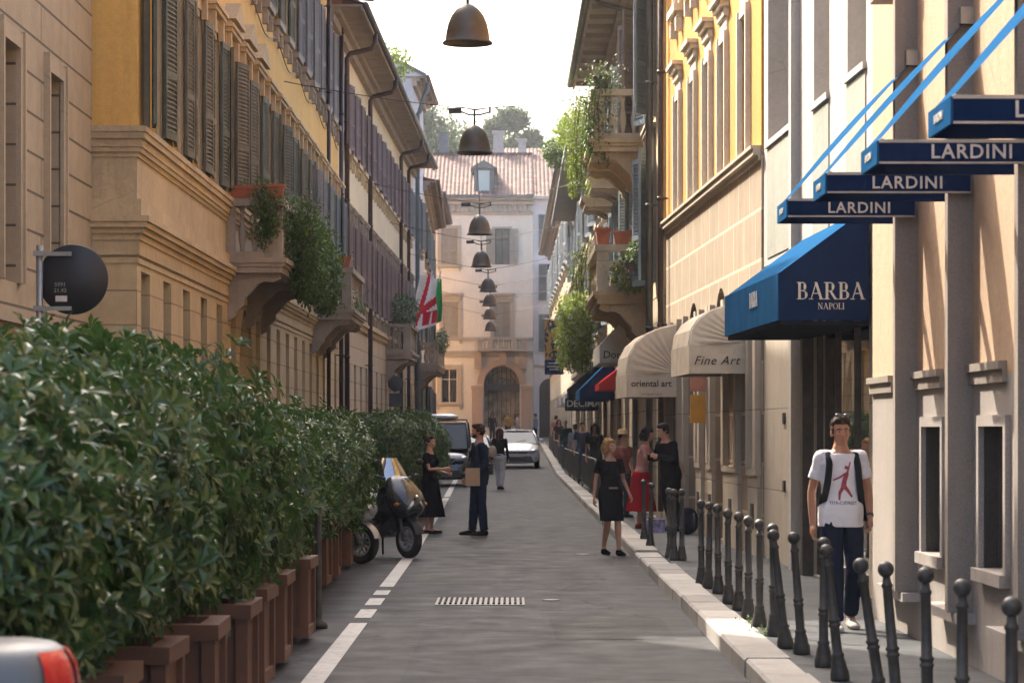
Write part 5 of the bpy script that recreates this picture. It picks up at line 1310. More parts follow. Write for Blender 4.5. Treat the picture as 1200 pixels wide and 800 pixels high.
# ------------------------------------------------------------------ signs, flag
t = thing('round_sign', 'black back of a round traffic sign on a grey pole at the left edge', 'road sign', (-4.06, 22, .12))
mb = MB(); mb.tube([(0,0,0),(0,0,3.12)], .03, 12); mb.build('pole', M['steel'], t)
mb = MB(); mb.lathe([(.296,-.008),(.303,0),(.296,.008)], n=56, M=Matrix.Rotation(math.pi/2, 3, 'X'), c=(.28,.05,2.83)); mb.build('sign_plate', m_plain('black_sign_back', (.018,.02,.022), .45, var=.2, scale=3), t)
mb = MB()
for z in (2.58, 3.05): mb.box(-.03, .27, .02, .04, z-.018, z+.018); mb.box(-.05, .05, -.034, .02, z-.022, z+.022)
mb.build('bracket', M['steel'], t)
mb = MB(); mb.box(.13, .23, .036, .038, 2.64, 2.69); mb.build('sticker', M['canvas_white'], t)
text('5991\n21.42', .05, 'steel', t, (.17, .036, 2.76))
t = thing('double_sign', 'backs of a round and a square traffic sign on one post above the far hedge', 'road sign', (-3.86, 85, .12))
mb = MB(); mb.tube([(0,0,0),(0,0,3.4)], .035, 8); mb.build('pole', M['steel'], t)
mb = MB(); mb.lathe([(.25,-.01),(.26,0),(.25,.01)], n=32, M=Matrix.Rotation(math.pi/2, 3, 'X'), c=(0,-.05,3.06)); mb.box(-.22, .22, -.06, -.045, 2.3, 2.74); mb.build('sign_plate', m_plain('dark_sign_back', (.025,.03,.035), .5), t)
t = thing('milan_flag', 'white flag with a red cross beside a green striped one on the left balcony pole', 'flag', (-3.4, 104.2, 6.2))
mb = MB(); mb.tube([(-.4,.3,-.5),(.15,0,1.9)], .03, 8); mb.tube([(0,.3,-.5),(.5,.1,1.9)], .03, 8); mb.build('flag_pole', M['frame_white'], t)
def flagcloth(fn, mats, name, w, h, x0, z0, y0):
    mb = MB(); N, K = 24, 36; vs = []
    for j in range(K+1):
        for i in range(N+1):
            u, v = i/N, j/K; fold = .09*math.sin(u*9+v*2.0)*(.4+.6*v); spread = .55+.45*min(1, v*1.4)
            vs.append((x0 + (u-.5)*w*spread + .12*v*(u-.5) - v*.18, y0+fold, z0 - h*v*(1-.13*(u)) + .0))
    for j in range(K):
        for i in range(N):
            mb.cur = fn((i+.5)/N, (j+.5)/K); mb.add([vs[j*(N+1)+i], vs[j*(N+1)+i+1], vs[(j+1)*(N+1)+i+1], vs[(j+1)*(N+1)+i]], [(0,1,2,3)], True)
    return mb.build(name, mats, t)
FW, FRd, FG = m_fabric('flag_white', (.75,.73,.72)), m_fabric('flag_red', (.6,.03,.05)), m_fabric('flag_green', (.03,.35,.08))
flagcloth(lambda u, v: 1 if (.28 < u+.55*(v-.5) < .5 or .55 < v+.25*(u-.5) < .7 or (u > .45 and v > .7 and v < .95)) else 0, [FW, FRd], 'cross_flag', 1.0, 2.35, -.05, 1.75, .0)
flagcloth(lambda u, v: 2 if u > .45 else 0, [FW, FRd, FG], 'tricolour_flag', .55, 2.0, .38, 1.6, .12)
# notices in the art shop doorway
t = thing('wall_notice', 'orange and yellow notice panels in the doorway under the Fine Art awning', 'notice', (R2.X(36.3)-.0, 36.3, 0), R2.ang)
mb = MB(); mb.box(-.0, .02, .02, .3, 1.75, 2.15); mb.build('yellow_panel', m_plain('yellow_paper', (.6,.3,.03), .6), t)
mb = MB(); mb.box(-.0, .02, .02, .3, 2.2, 2.6); mb.build('pink_panel', m_plain('pink_paper', (.5,.22,.14), .6), t)
# ------------------------------------------------------------------ people
SKIN = m_plain('skin', (.50,.27,.18), .5, var=.12, scale=14, bump=.05)
SKIN2 = m_plain('tanned_skin', (.42,.20,.12), .5, var=.12, scale=14, bump=.05)
HAIR = {k: m_plain(k + '_hair', c, .75, var=.5, scale=40, bump=.6, bscale=120, spec=.15) for k, c in dict(brown=(.045,.022,.012), black=(.012,.009,.008), blonde=(.36,.2,.08), red=(.07,.015,.012), white=(.5,.47,.42), straw=(.55,.38,.18)).items()}
EYEW = m_plain('eye_white', (.55,.52,.5), .3, bump=0); EYED = m_plain('iris', (.03,.018,.01), .2, bump=0)
LIP = m_plain('lips', (.36,.12,.10), .5, bump=0)
_cl = {}
def cloth_mat(c, rough=.9):
    k = tuple(c)
    if k not in _cl: _cl[k] = m_fabric('clothing_%d' % len(_cl), c, rough, 0)
    return _cl[k]
def remesh(mb, name, mat, parent, vox, smooth=2, wrinkle=0, wscale=9, seed=0, lim=None):
    me = mb.mesh(name, mat); o = bpy.data.objects.new(name, me); COL.objects.link(o)
    bm = bmesh.new(); bm.from_mesh(me); bmesh.ops.remove_doubles(bm, verts=bm.verts, dist=1e-5); bmesh.ops.recalc_face_normals(bm, faces=bm.faces); bm.to_mesh(me); bm.free()
    m_ = o.modifiers.new('r', 'REMESH'); m_.mode = 'VOXEL'; m_.voxel_size = vox; m_.use_smooth_shade = True
    if smooth: s_ = o.modifiers.new('s', 'SMOOTH'); s_.iterations = smooth; s_.factor = .5
    bpy.context.view_layer.update()
    me2 = bpy.data.meshes.new_from_object(o.evaluated_get(bpy.context.evaluated_depsgraph_get())); me2.name = name
    me2.materials.clear(); me2.materials.append(mat)
    if wrinkle:
        ns = [v.normal.copy() for v in me2.vertices]
        for v, n in zip(me2.vertices, ns):
            p = v.co; q = noise.noise(Vector((p.x*wscale, p.y*wscale, p.z*wscale*1.6)) + Vector((seed, 0, 0))) + .5*noise.noise(Vector((p.x*wscale*2.3, p.y*wscale*2.3, p.z*wscale*3.1)))
            v.co = p + n*wrinkle*q
    me2.polygons.foreach_set('use_smooth', [True]*len(me2.polygons))
    o.modifiers.clear(); o.data = me2; o.parent = parent
    return o
def human(label, x, y, z, rot, H=1.75, female=False, arms=None, legs=None, head=(0,0,0), lean=(0,0), skin=None, hair=('short','brown'),
          top=((.1,.1,.1),'short'), bottom=((.02,.02,.03),'trousers'), shoes=(.02,.02,.02), near=False, group=None, tiltz=0, heels=False, vox=None):
    s = H/1.75; f = female; sk = skin or SKIN; vx = vox or (.007 if near else .0125)
    t = thing('person', label, 'person', (x, y, z), rot, group)
    V = Vector; lx, ly = lean
    sh = .175 if f else (.18 if near else .19)
    def torso_c(zz): k = max(0, zz-.93)/.6; return V((lx*k, ly*k, 0))
    J = {}
    for sd, sg in (('L', 1), ('R', -1)):
        J['sh'+sd] = V((sg*sh, .01, 1.405)) + torso_c(1.4); J['el'+sd] = V((sg*(sh+.05), .03, 1.12)) + torso_c(1.12); J['wr'+sd] = V((sg*(sh+.065), -.04, .87)) + torso_c(.87)
        J['hip'+sd] = V((sg*.088, 0, .92)); J['kn'+sd] = V((sg*.095, -.015, .5)); J['an'+sd] = V((sg*.1, .02, .085)); J['toe'+sd] = V((sg*.02, -1, 0))
    for d in (arms or {}), (legs or {}):
        for k, v in d.items(): J[k] = V(v)
    dims = lambda m_, f_: m_ if not f_ else f_
    prof = [(.84,.14,.10),(.92,.165,.115),(1.0,.155,.108),(1.08,.14,.098),(1.18,.148,.102),(1.28,.168,.112),(1.36,.178,.108),(1.41,.16,.092),(1.45,.10,.075),(1.475,.062,.062),(1.53,.055,.058),(1.57,.055,.06)]
    if f: prof = [(.84,.15,.11),(.92,.175,.12),(1.0,.155,.105),(1.08,.122,.088),(1.18,.13,.092),(1.27,.15,.105),(1.35,.155,.1),(1.405,.14,.082),(1.44,.085,.065),(1.475,.05,.054),(1.53,.045,.05),(1.57,.045,.052)]
    def torso(mb, z0, z1, add=0, n=20):
        rings = []; P = [p for p in prof if z0 <= p[0] <= z1]
        def at(zz):
            for a, b in zip(prof, prof[1:]):
                if a[0] <= zz <= b[0]: q = (zz-a[0])/(b[0]-a[0]); return a[1]+(b[1]-a[1])*q, a[2]+(b[2]-a[2])*q
            return prof[0][1:] if zz < prof[0][0] else prof[-1][1:]
        K = 14
        for k in range(K+1):
            zz = z0+(z1-z0)*k/K; rx, ry = at(zz); rx += add; ry += add; flare = near and not f and add == .024 and zz < 1.02
            if flare: rx, ry = max(rx, .2), max(ry, .15)
            c = torso_c(zz) + V((0, .01, zz))
            ring = []
            for i in range(n):
                a = 2*math.pi*i/n; ca, sa = math.cos(a), math.sin(a)
                ring.append(c + V((rx*math.copysign(abs(ca)**.85, ca), ry*math.copysign(abs(sa)**.9, sa), 0)))
            rings.append(ring)
        mb.ring_loft(rings)
        if f and z1 > 1.3:
            for sg in (-1, 1): mb.ell(torso_c(1.27) + V((sg*.07, -.075, 1.265)), (.062+add, .05+add, .06+add))
    def limb(mb, pts, rad, add=0, n=12):
        mb.tube(pts, [q+add for q in rad], n); 
        for p, q in ((pts[0], rad[0]), (pts[-1], rad[-1])): mb.ell(p, (q+add,)*3, nu=n, nv=8)
    def armpts(sd): a, b, c = J['sh'+sd], J['el'+sd], J['wr'+sd]; return [a, a.lerp(b,.35), a.lerp(b,.75), b, b.lerp(c,.3), b.lerp(c,.7), c]
    ar = [.05,.046,.04,.037,.038,.031,.025] if not f else [.04,.037,.032,.029,.03,.025,.02]
    def legpts(sd): a, b, c = J['hip'+sd], J['kn'+sd], J['an'+sd]; return [a, a.lerp(b,.3), a.lerp(b,.75), b, b.lerp(c,.28), b.lerp(c,.65), c]
    lr = [.09,.084,.064,.052,.055,.042,.034]
    mb = MB(); torso(mb, .84, 1.57)
    for sd in 'LR':
        limb(mb, armpts(sd), ar); limb(mb, legpts(sd), lr)
        a = J['an'+sd]; d = J['toe'+sd].normalized(); fl = V((a.x, a.y, .035 if not heels else .05))
        mb.tube([fl - d*.05, fl + d*.02, fl + d*.12 - V((0,0,.008)), fl + d*.17 - V((0,0,.012))], [(.033,.035),(.04,.04),(.042,.028),(.03,.02)], 10)
        mb.tube([a, fl], [.034,.036], 10)
        # hand with palm, four fingers, thumb
        w, e = J['wr'+sd], J['el'+sd]; d = (w-e).normalized(); inn = V((1 if sd == 'R' else -1, 0, 0)); pn = (inn - d*inn.dot(d)).normalized(); 
        if pn.length < .5: pn = V((0,0,-1))
        sdv = d.cross(pn).normalized()
        if sdv.y > 0: sdv = -sdv   # thumb side forward
        pc = w + d*.05
        mb.tube([w, w+d*.03, w+d*.085], [(.022,.022),(.026,.02),(.026,.02)], 8)
        for q in (-.022, 0, .022): mb.tube([w+d*.015+sdv*q*.6, w+d*.05+sdv*q, w+d*.088+sdv*q], [.014,.0145,.012], 8)
        for q, ln in ((.03,.066),(.01,.076),(-.01,.072),(-.029,.058)):
            b = w+d*.085+sdv*q*1.05; mb.tube([b, b+d*ln*.45+pn*.006, b+(d*.75+pn*.45)*ln*.8+pn*.002, b+(d*.7+pn*.75)*ln], [.0095,.009,.0085,.007], 7)
        b = w+d*.025+sdv*.024; mb.tube([b, b+sdv*.022+d*.028+pn*.008, b+sdv*.028+d*.062+pn*.018], [.013,.011,.008], 7)
    # head
    hp = torso_c(1.55) + V((0, -.005, 1.53 if not near or f else 1.505)); Rm = Matrix.Rotation(head[2], 3, 'Z') @ Matrix.Rotation(head[0], 3, 'X') @ Matrix.Rotation(head[1], 3, 'Y')
    hd = lambda v: hp + Rm @ (V(v) - V((0,0,1.53)))
    hs = .93 if f else (1.09 if near else 1.0)
    def E(c, r): mb.ell(hd(c), tuple(q*hs for q in r), Rm, 20, 14)
    E((0,.012,1.662), (.074,.092,.086)); E((0,-.028,1.612), (.058,.062,.08)); E((0,-.045,1.565), (.034,.04,.035)); E((0,-.02,1.58), (.052,.05,.045)); E((0,-.07,1.662), (.05,.02,.014))
    for sg in (-1,1): E((sg*.073*hs,.012,1.625), (.009,.018,.03)); E((sg*.036,-.062,1.612), (.02,.02,.02))
    mb.tube([hd((0,-.082,1.648)), hd((0,-.096,1.618)), hd((0,-.108,1.603)), hd((0,-.09,1.594))], [.008,.011,.013,.01], 8); E((0,-.088,1.573), (.022,.012,.012))
    mb.tube([hd((0,.01,1.60)), torso_c(1.5)+V((0,.01,1.46))], [.05*hs,.055 if not f else .046], 14)
    body = remesh(mb, 'body', sk, t, vx if near else .0105, 2 if near else 1)
    # face details
    mb = MB()
    for sg in (-1,1): mb.ell(hd((sg*.031,-.0765,1.638)), (.0125,.008,.0075), Rm, 10, 7)
    mb.build('eyes', EYEW, body); mb = MB()
    for sg in (-1,1): mb.ell(hd((sg*.031,-.083,1.638)), (.0062,.004,.0062), Rm, 10, 7)
    mb.build('irises', EYED, body)
    mb = MB()
    for sg in (-1,1): mb.tube([hd((sg*.014,-.089,1.656)), hd((sg*.032,-.089,1.663)), hd((sg*.05,-.074,1.656))], [.0035,.0045,.002], 6)
    mb.build('eyebrows', HAIR[hair[1]] if hair[1] not in ('white','straw') else HAIR['blonde'], body)
    mb = MB(); mb.ell(hd((0,-.0985,1.576)), (.021,.005,.0045), Rm, 12, 6); mb.ell(hd((0,-.097,1.568)), (.018,.005,.0045), Rm, 12, 6); mb.build('lips', LIP, body)
    # hair
    mb = MB(); st = hair[0]
    def HE(c, r): mb.ell(hd(c), tuple(q*hs for q in r), Rm, 22, 14)
    if st != 'bald':
        HE((0,.025,1.688), (.083,.092,.075)); HE((0,.045,1.64), (.082,.074,.075)); HE((0,-.035,1.72), (.062,.05,.035))
        for sg in (-1,1): HE((sg*.066,.005,1.66), (.018,.04,.042))
    if st == 'quiff': HE((0,-.045,1.735), (.056,.05,.028)); HE((.01,.0,1.742), (.06,.065,.022))
    if st in ('long','bob','curly'):
        dn = {'long': .26, 'bob': .13, 'curly': .1}[st]
        for sg in (-1,1): mb.tube([hd((sg*.06,.01,1.7)), hd((sg*.085,.02,1.62)), hd((sg*.08,.035,1.62-dn))], [.035,.04,.028], 10)
        mb.tube([hd((0,.06,1.7)), hd((0,.09,1.6)), hd((0,.085,1.62-dn))], [.07,.065,.05], 12)
    if st in ('curly','big'): HE((0,.04,1.69), (.098,.10,.088)); [HE((sg*.075,.04,1.62), (.035,.055,.07)) for sg in (-1,1)]
    if st == 'bun': HE((0,.11,1.73), (.04,.04,.04))
    if st != 'bald' and st != 'hat': remesh(mb, 'hair', HAIR[hair[1]], body, vx, 1, wrinkle=.008 if st not in ('curly','big') else .016, wscale=28, seed=x)
    if st == 'hat':
        mb.build('hair', HAIR['brown'], body); mb = MB(); mb.lathe([(.16,0),(.165,.006),(.1,.015),(.09,.09),(.06,.11),(.001,.11)], n=24); h_ = mb.build('hat', HAIR['straw'], t); h_.location = hd((0,.01,1.7))
    # clothes
    tc, sl = top[:2]; hem = top[2] if len(top) > 2 else (.88 if sl != 'jacket' else .80); add = .014 if sl != 'jacket' else .03
    if near and sl == 'short' and not f: add = .024
    mb = MB(); torso(mb, hem, 1.435 if not (f and sl == 'short') else 1.42, add)
    for sd in 'LR':
        P = armpts(sd)
        if sl == 'short': q = J['sh'+sd].lerp(J['el'+sd], .62); mb.tube([J['sh'+sd], J['sh'+sd].lerp(q,.5), q], [ar[0]+.008, ar[1]+.012, ar[2]+.022], 14); mb.ell(J['sh'+sd], (ar[0]+.008,)*3)
        elif sl != 'none': limb(mb, P, ar, .013 if sl == 'long' else .02)
        a = torso_c(1.4) + V((0,.01,1.40)); mb.tube([a, J['sh'+sd]], [.055, ar[0]+add*.6], 12)
    topo = remesh(mb, {'jacket': 'jacket'}.get(sl, 'top'), cloth_mat(tc), t, vx, 3, wrinkle=.006 if near else .005, wscale=11, seed=y)
    bc, bt = bottom[:2]
    mb = MB()
    if bt == 'trousers':
        torso(mb, .84, 1.02, .016 if hem > .9 else .008)
        for sd in 'LR':
            P = legpts(sd)[:-1] + [J['kn'+sd].lerp(J['an'+sd], 1.0)]; mb.tube([P[0]+V((0,0,.05))]+P, [.10]+[q+.016 for q in (.092,.086,.07,.06,.062,.054,.05)], 14)
    elif bt in ('skirt','longskirt','dress'):
        z0 = {'skirt': .52, 'longskirt': .3, 'dress': .45}[bt]; fl = {'skirt': .17, 'longskirt': .26, 'dress': .19}[bt]
        rings = []
        for k in range(9):
            q = k/8; zz = 1.04 + (z0-1.04)*q; rx = (.135 + (.06 if q > .15 else .06*q/.15) + (fl-.19)*q); ring = []
            c = (J['knL']+J['knR'])/2; cx = V((c.x*max(0, q-.2), c.y*max(0, q-.2)+.01, zz))
            for i in range(28): a = 2*math.pi*i/28; w_ = 1+.05*q*math.sin(a*6+seedf(x)); ring.append(cx+V((rx*w_*math.cos(a), (rx*(.72+.24*q)+.02*q)*w_*math.sin(a), 0)))
            rings.append(ring)
        mb.ring_loft(rings)
    remesh(mb, {'trousers': 'trousers'}.get(bt, 'skirt'), cloth_mat(bc), t, vx, 2, wrinkle=.006 if near else .005, wscale=8, seed=y+3)
    # shoes
    mb = MB()
    for sd in 'LR':
        a = J['an'+sd]; d = J['toe'+sd].normalized(); fl = V((a.x, a.y, .04))
        mb.tube([fl-d*.065, fl-d*.04, fl+d*.03, fl+d*.12-V((0,0,.008)), fl+d*.19-V((0,0,.014)), fl+d*.215-V((0,0,.018))], [(.02,.03),(.04,.042),(.044,.045),(.05,.034),(.042,.026),(.02,.014)], 12)
        if not heels: mb.tube([V((a.x,a.y,.085)), fl], [.045,.045], 10)
    remesh(mb, 'shoes', cloth_mat(shoes, .45), t, vx, 1)
    t.scale = (s, s, s); t['_j'] = 1
    return t, J, torso_c, hd
def seedf(x): return (x*37.7) % 6.28

# man in the white T-shirt, walking towards the camera
T1, J, tcn, hd = human('young man in printed white T-shirt and dark jeans with sunglasses on his head', 2.53, 19.7, .118, .06, 1.655, near=True, skin=SKIN2, hair=('quiff','brown'),
    arms=dict(elL=(.25,.03,1.13), wrL=(.24,-.09,.92), elR=(-.25,.05,1.12), wrR=(-.25,.0,.86)),
    legs=dict(knL=(.12,-.03,.5), anL=(.13,.2,.13), knR=(-.075,-.12,.51), anR=(-.07,-.14,.085)),
    top=((.78,.76,.80), 'short', .84), bottom=((.018,.024,.045), 'trousers'), shoes=(.55,.5,.45), vox=.0065)
mb = MB()
for sg in (-1, 1):
    mb.tube([(sg*.115,.12,1.40),(sg*.12,.05,1.462),(sg*.118,-.06,1.43),(sg*.125,-.128,1.34),(sg*.14,-.125,1.2),(sg*.165,-.08,1.06),(sg*.17,.05,1.0)], [(.03,.011)]*7, 10)
mb.build('backpack_straps', cloth_mat((.03,.032,.036)), T1)
mb = MB(); rings = []
mb.ell((0,.21,1.2), (.15,.09,.24), nu=20, nv=12); mb.build('backpack', cloth_mat((.03,.032,.036)), T1)
mb = MB()
for sg in (-1, 1): mb.ell(hd((sg*.038,-.085,1.768)), (.034,.014,.02), Matrix.Rotation(-.5, 3, 'X'))
mb.tube([hd((-.07,-.07,1.765)), hd((0,-.098,1.768)), hd((.07,-.07,1.765))], .004, 6)
for sg in (-1, 1): mb.tube([hd((sg*.068,-.065,1.765)), hd((sg*.092,.03,1.70))], .0035, 5)
mb.build('sunglasses', M['glass'], T1)
mb = MB(); w = J['wrL']; d = (w-J['elL']).normalized(); mb.tube([w-d*.03, w-d*.01], .033, 14); mb.build('wrist_watch', M['iron'], T1)
T1.scale = (T1.scale.x*.93, T1.scale.y*.96, T1.scale.z)
# print: a running figure over a line of capitals, lying on the shirt front
def on_shirt(pts):
    "snap shirt-front points (x, z) onto the T-shirt surface"
    top_ = [c for c in T1.children if c.name.startswith('top')][0]; out = []
    for x_, z_ in pts:
        ok, loc, n, i = top_.ray_cast(Vector((x_, -.6, z_)), Vector((0,1,0))); out.append((x_, (loc.y if ok else -.13) - .0025, z_))
    return out
def strip(mb, P, wd):
    Q = []
    for a, b in zip(P, P[1:]):
        for k in range(4): Q.append((a[0]+(b[0]-a[0])*k/4, a[1]+(b[1]-a[1])*k/4))
    Q.append(P[-1]); n = len(Q)
    W_ = [wd[0]+(wd[1]-wd[0])*i/(n-1) for i in range(n)]; L_, R_ = [], []
    for i in range(n):
        a, b = Q[max(0,i-1)], Q[min(n-1,i+1)]; dx, dz = b[0]-a[0], b[1]-a[1]; l = math.hypot(dx, dz) or 1
        L_.append((Q[i][0]-dz/l*W_[i], Q[i][1]+dx/l*W_[i])); R_.append((Q[i][0]+dz/l*W_[i], Q[i][1]-dx/l*W_[i]))
    Lp, Rp = on_shirt(L_), on_shirt(R_)
    for i in range(n-1): mb.quad(Lp[i], Lp[i+1], Rp[i+1], Rp[i])
mb = MB(); o_ = (.01, 1.19)
for P_, w_ in ([((.02,.09),(.0,.03),(-.01,-.02)), (.018,.024)], [((-.01,-.02),(-.04,-.07),(-.045,-.13)), (.018,.008)], [((0,-.02),(.035,-.06),(.07,-.105)), (.018,.008)], [((.02,.085),(.035,.13),(.05,.18)), (.01,.006)], [((.0,.08),(-.05,.05),(-.1,.03)), (.01,.006)], [((.012,.12),(.02,.145)), (.016,.014)]):
    strip(mb, [(a+o_[0], b+o_[1]) for a, b in P_], w_)
mb.build('printed_figure', m_plain('red_print', (.38,.07,.10), .8, var=.6, scale=30, bump=0), T1)
me_t = text('TITR-C-STREET', .036, 'letter_dark', None, (0,0,0), bold=.0005, ext=0)
for v in me_t.data.vertices: q = on_shirt([(v.co.x, 1.035+v.co.y)])[0]; v.co = Vector(q)
me_t.rotation_euler = (0,0,0); me_t.parent = T1

# man in the navy suit, facing left, notebook under his hand
T2, J, tcn, hd = human('bearded man in a navy suit standing in the road holding a cardboard folder', -.52, 40.2, 0, -1.35, 1.74, skin=SKIN2, hair=('quiff','brown'),
    arms=dict(elL=(.24,.06,1.13), wrL=(.2,-.12,.93), elR=(-.24,-.03,1.13), wrR=(-.2,-.16,.9)), legs=dict(anL=(.12,.06,.085), anR=(-.12,-.08,.085), knL=(.1,.02,.5), knR=(-.11,-.05,.5)),
    top=((.018,.028,.05), 'jacket', .80), bottom=((.018,.028,.05), 'trousers'), shoes=(.03,.02,.015), head=(.08,0,-.15), vox=.009)
mb = MB(); mb.box(.255, .27, -.27, -.04, .78, 1.06); o = mb.build('cardboard_folder', m_plain('kraft_card', (.42,.30,.2), .8)); o.parent = None
o.location = T2.location; o.rotation_euler = T2.rotation_euler; tag(o, 'brown cardboard folder held flat against the suited man', 'folder')
mb = MB(); mb.add([(-.05,-.13,1.43),(.05,-.13,1.43),(.0,-.15,1.15)], [(0,1,2)]); mb.build('shirt', cloth_mat((.45,.45,.55)), T2)
mb = MB(); mb.lathe([(.062,-.02),(.07,0),(.056,.03)], (0,0,1.475), 18, caps=False); mb.build('collar', cloth_mat((.45,.45,.55)), T2); mb = MB(); mb.tube([(-.075,-.1,1.43),(-.05,-.14,1.32),(0,-.155,1.18)], [(.022,.008)]*3, 6); mb.tube([(.075,-.1,1.43),(.05,-.14,1.32),(0,-.155,1.18)], [(.022,.008)]*3, 6); mb.build('lapels', cloth_mat((.014,.02,.036)), T2)
mb = MB(); mb.ell(hd((0,-.062,1.565)), (.05,.045,.035)); mb.ell(hd((0,-.045,1.58)), (.058,.045,.035)); mb.build('beard', HAIR['brown'], T2)
# woman in black beside the scooter
T3, J, tcn, hd = human('woman in black dress and heels standing beside the scooter with folded arms', -1.31, 40.9, 0, 1.2, 1.56, female=True, hair=('bun','brown'),
    arms=dict(elR=(-.22,-.08,1.15), wrR=(-.08,-.3,1.16), elL=(.21,-.02,1.13), wrL=(.14,-.27,1.08)), top=((.008,.008,.009), 'short', .95), bottom=((.008,.008,.009), 'longskirt'), shoes=(.012,.012,.012), heels=True, vox=.009)
mb = MB(); mb.box(-.16, .12, -.36, -.33, 1.08, 1.12); 
# woman in white trousers walking away
T4, J, tcn, hd = human('woman in black top and white trousers walking away behind the suited man', -.34, 71, 0, 2.9, 1.7, female=True, hair=('long','red'),
    top=((.012,.012,.014), 'long', .95), bottom=((.6,.58,.6), 'trousers'), shoes=(.02,.02,.02), legs=dict(anL=(.08,-.18,.085), knL=(.09,-.14,.5), anR=(-.09,.16,.11), knR=(-.09,.02,.5)))
mb = MB(); mb.ell((.16,.18,1.05), (.12,.07,.17)); o = mb.build('cream_bag', cloth_mat((.5,.42,.32))); o.location = T4.location; o.rotation_euler = T4.rotation_euler; tag(o, 'cream shoulder bag on the back of the woman in white trousers', 'bag')
# blonde woman stepping off the kerb
T5, J, tcn, hd = human('blonde woman in black T-shirt and knee length skirt stepping along the kerb', 1.3, 33.9, .0, .35, 1.53, female=True, near=True, vox=.008, hair=('curly','blonde'),
    arms=dict(elR=(-.22,.05,1.13), wrR=(-.24,.04,.87), elL=(.24,.06,1.14), wrL=(.29,-.06,.92)), legs=dict(knL=(.07,-.13,.52), anL=(.06,-.2,.085), knR=(-.04,.0,.5), anR=(-.02,.2,.13)),
    top=((.012,.012,.014), 'short', .93), bottom=((.01,.01,.012), 'skirt'), shoes=(.012,.012,.012), head=(0,0,.45))
mb = MB(); mb.lathe([(.05,0),(.062,.012),(.05,.024)], (0,-.0,1.465), 14); mb.build('neck_scarf', cloth_mat((.5,.36,.2)), T5)
mb = MB(); mb.box(-.07, .07, -.145, -.12, 1.0, 1.03); mb.build('belt', M['steel'], T5)
# couple by the wall
T6, J, tcn, hd = human('dark haired woman in patterned blouse and red skirt embracing a man by the wall', 2.02, 40.0, .118, 1.25, 1.56, female=True, hair=('curly','black'),
    arms=dict(elR=(-.2,-.16,1.2), wrR=(-.14,-.36,1.3), elL=(.2,-.16,1.2), wrL=(.14,-.36,1.3)), top=((.5,.25,.22), 'long', .98), bottom=((.36,.012,.02), 'longskirt'), shoes=(.2,.02,.02), lean=(0,-.1), head=(.15,0,.3))
T7, J, tcn, hd = human('man in a long black coat leaning in to the woman in the red skirt', 2.42, 38.9, .118, -1.0+0, 1.63, hair=('short','black'),
    arms=dict(elR=(-.24,-.14,1.18), wrR=(-.16,-.36,1.2), elL=(.24,-.14,1.18), wrL=(.16,-.36,1.22)), top=((.008,.008,.01), 'jacket', .7), bottom=((.008,.008,.01), 'trousers'), lean=(0,-.13), head=(.25,0,-.2), legs=dict(anL=(.12,.12,.085), anR=(-.1,.1,.085)))
# pavement crowd
human('woman with long dark hair in a black dress behind the blonde woman', 2.08, 64, .118, .1, 1.7, female=True, hair=('long','black'), top=((.012,.014,.02), 'short', .9), bottom=((.012,.014,.02), 'dress'), shoes=(.02,.02,.02))
human('person in a straw hat half hidden behind the blonde woman', 1.95, 45, .118, .6, 1.5, female=True, hair=('hat','brown'), top=((.3,.1,.08), 'short', .9), bottom=((.05,.05,.06), 'trousers'))
human('man in dark blue shirt and jeans beyond the first railing', 2.12, 77, .118, .2, 1.76, hair=('short','brown'), top=((.03,.04,.07), 'short', .88), bottom=((.05,.09,.16), 'trousers'))
human('white haired man in dark green shirt and jeans on the far pavement', 2.05, 98, g(98)+.118, -.1, 1.78, hair=('short','white'), top=((.03,.06,.045), 'short', .88), bottom=((.06,.1,.17), 'trousers'))
human('person in light blue shirt beside the white haired man', 2.2, 89, .118, 2.8, 1.72, hair=('short','brown'), top=((.25,.33,.45), 'short', .88), bottom=((.04,.05,.07), 'trousers'))
human('woman in dark top on the far pavement by the railing', 2.05, 112, g(112)+.118, .2, 1.66, female=True, hair=('long','brown'), top=((.06,.03,.035), 'short', .9), bottom=((.05,.07,.12), 'trousers'))
human('man in pale red shirt on the far pavement', 2.1, 122, g(122)+.118, 3.0, 1.74, hair=('short','black'), top=((.35,.16,.14), 'short', .88), bottom=((.04,.05,.07), 'trousers'))
human('man in light blue shirt crossing at the end of the right pavement', 1.32, 146, g(146), -2.0, 1.76, hair=('short','black'), top=((.25,.33,.45), 'long', .88), bottom=((.02,.025,.04), 'trousers'), legs=dict(anL=(.1,-.2,.085), anR=(-.1,.2,.1)))
human('person in white top walking in front of the palace gate', .35, 150, g(150), 1.2, 1.72, hair=('short','brown'), top=((.6,.5,.5), 'short', .88), bottom=((.35,.3,.28), 'trousers'))
human('person in a yellow top standing in the palace gateway', -.25, 157, g(157), .3, 1.7, hair=('short','brown'), top=((.5,.3,.06), 'short', .88), bottom=((.03,.03,.04), 'trousers'))
human('person in dark clothes standing at the left of the palace gateway', -1.2, 156, g(156), .3, 1.72, hair=('long','brown'), top=((.05,.04,.05), 'long', .88), bottom=((.03,.03,.04), 'trousers'))
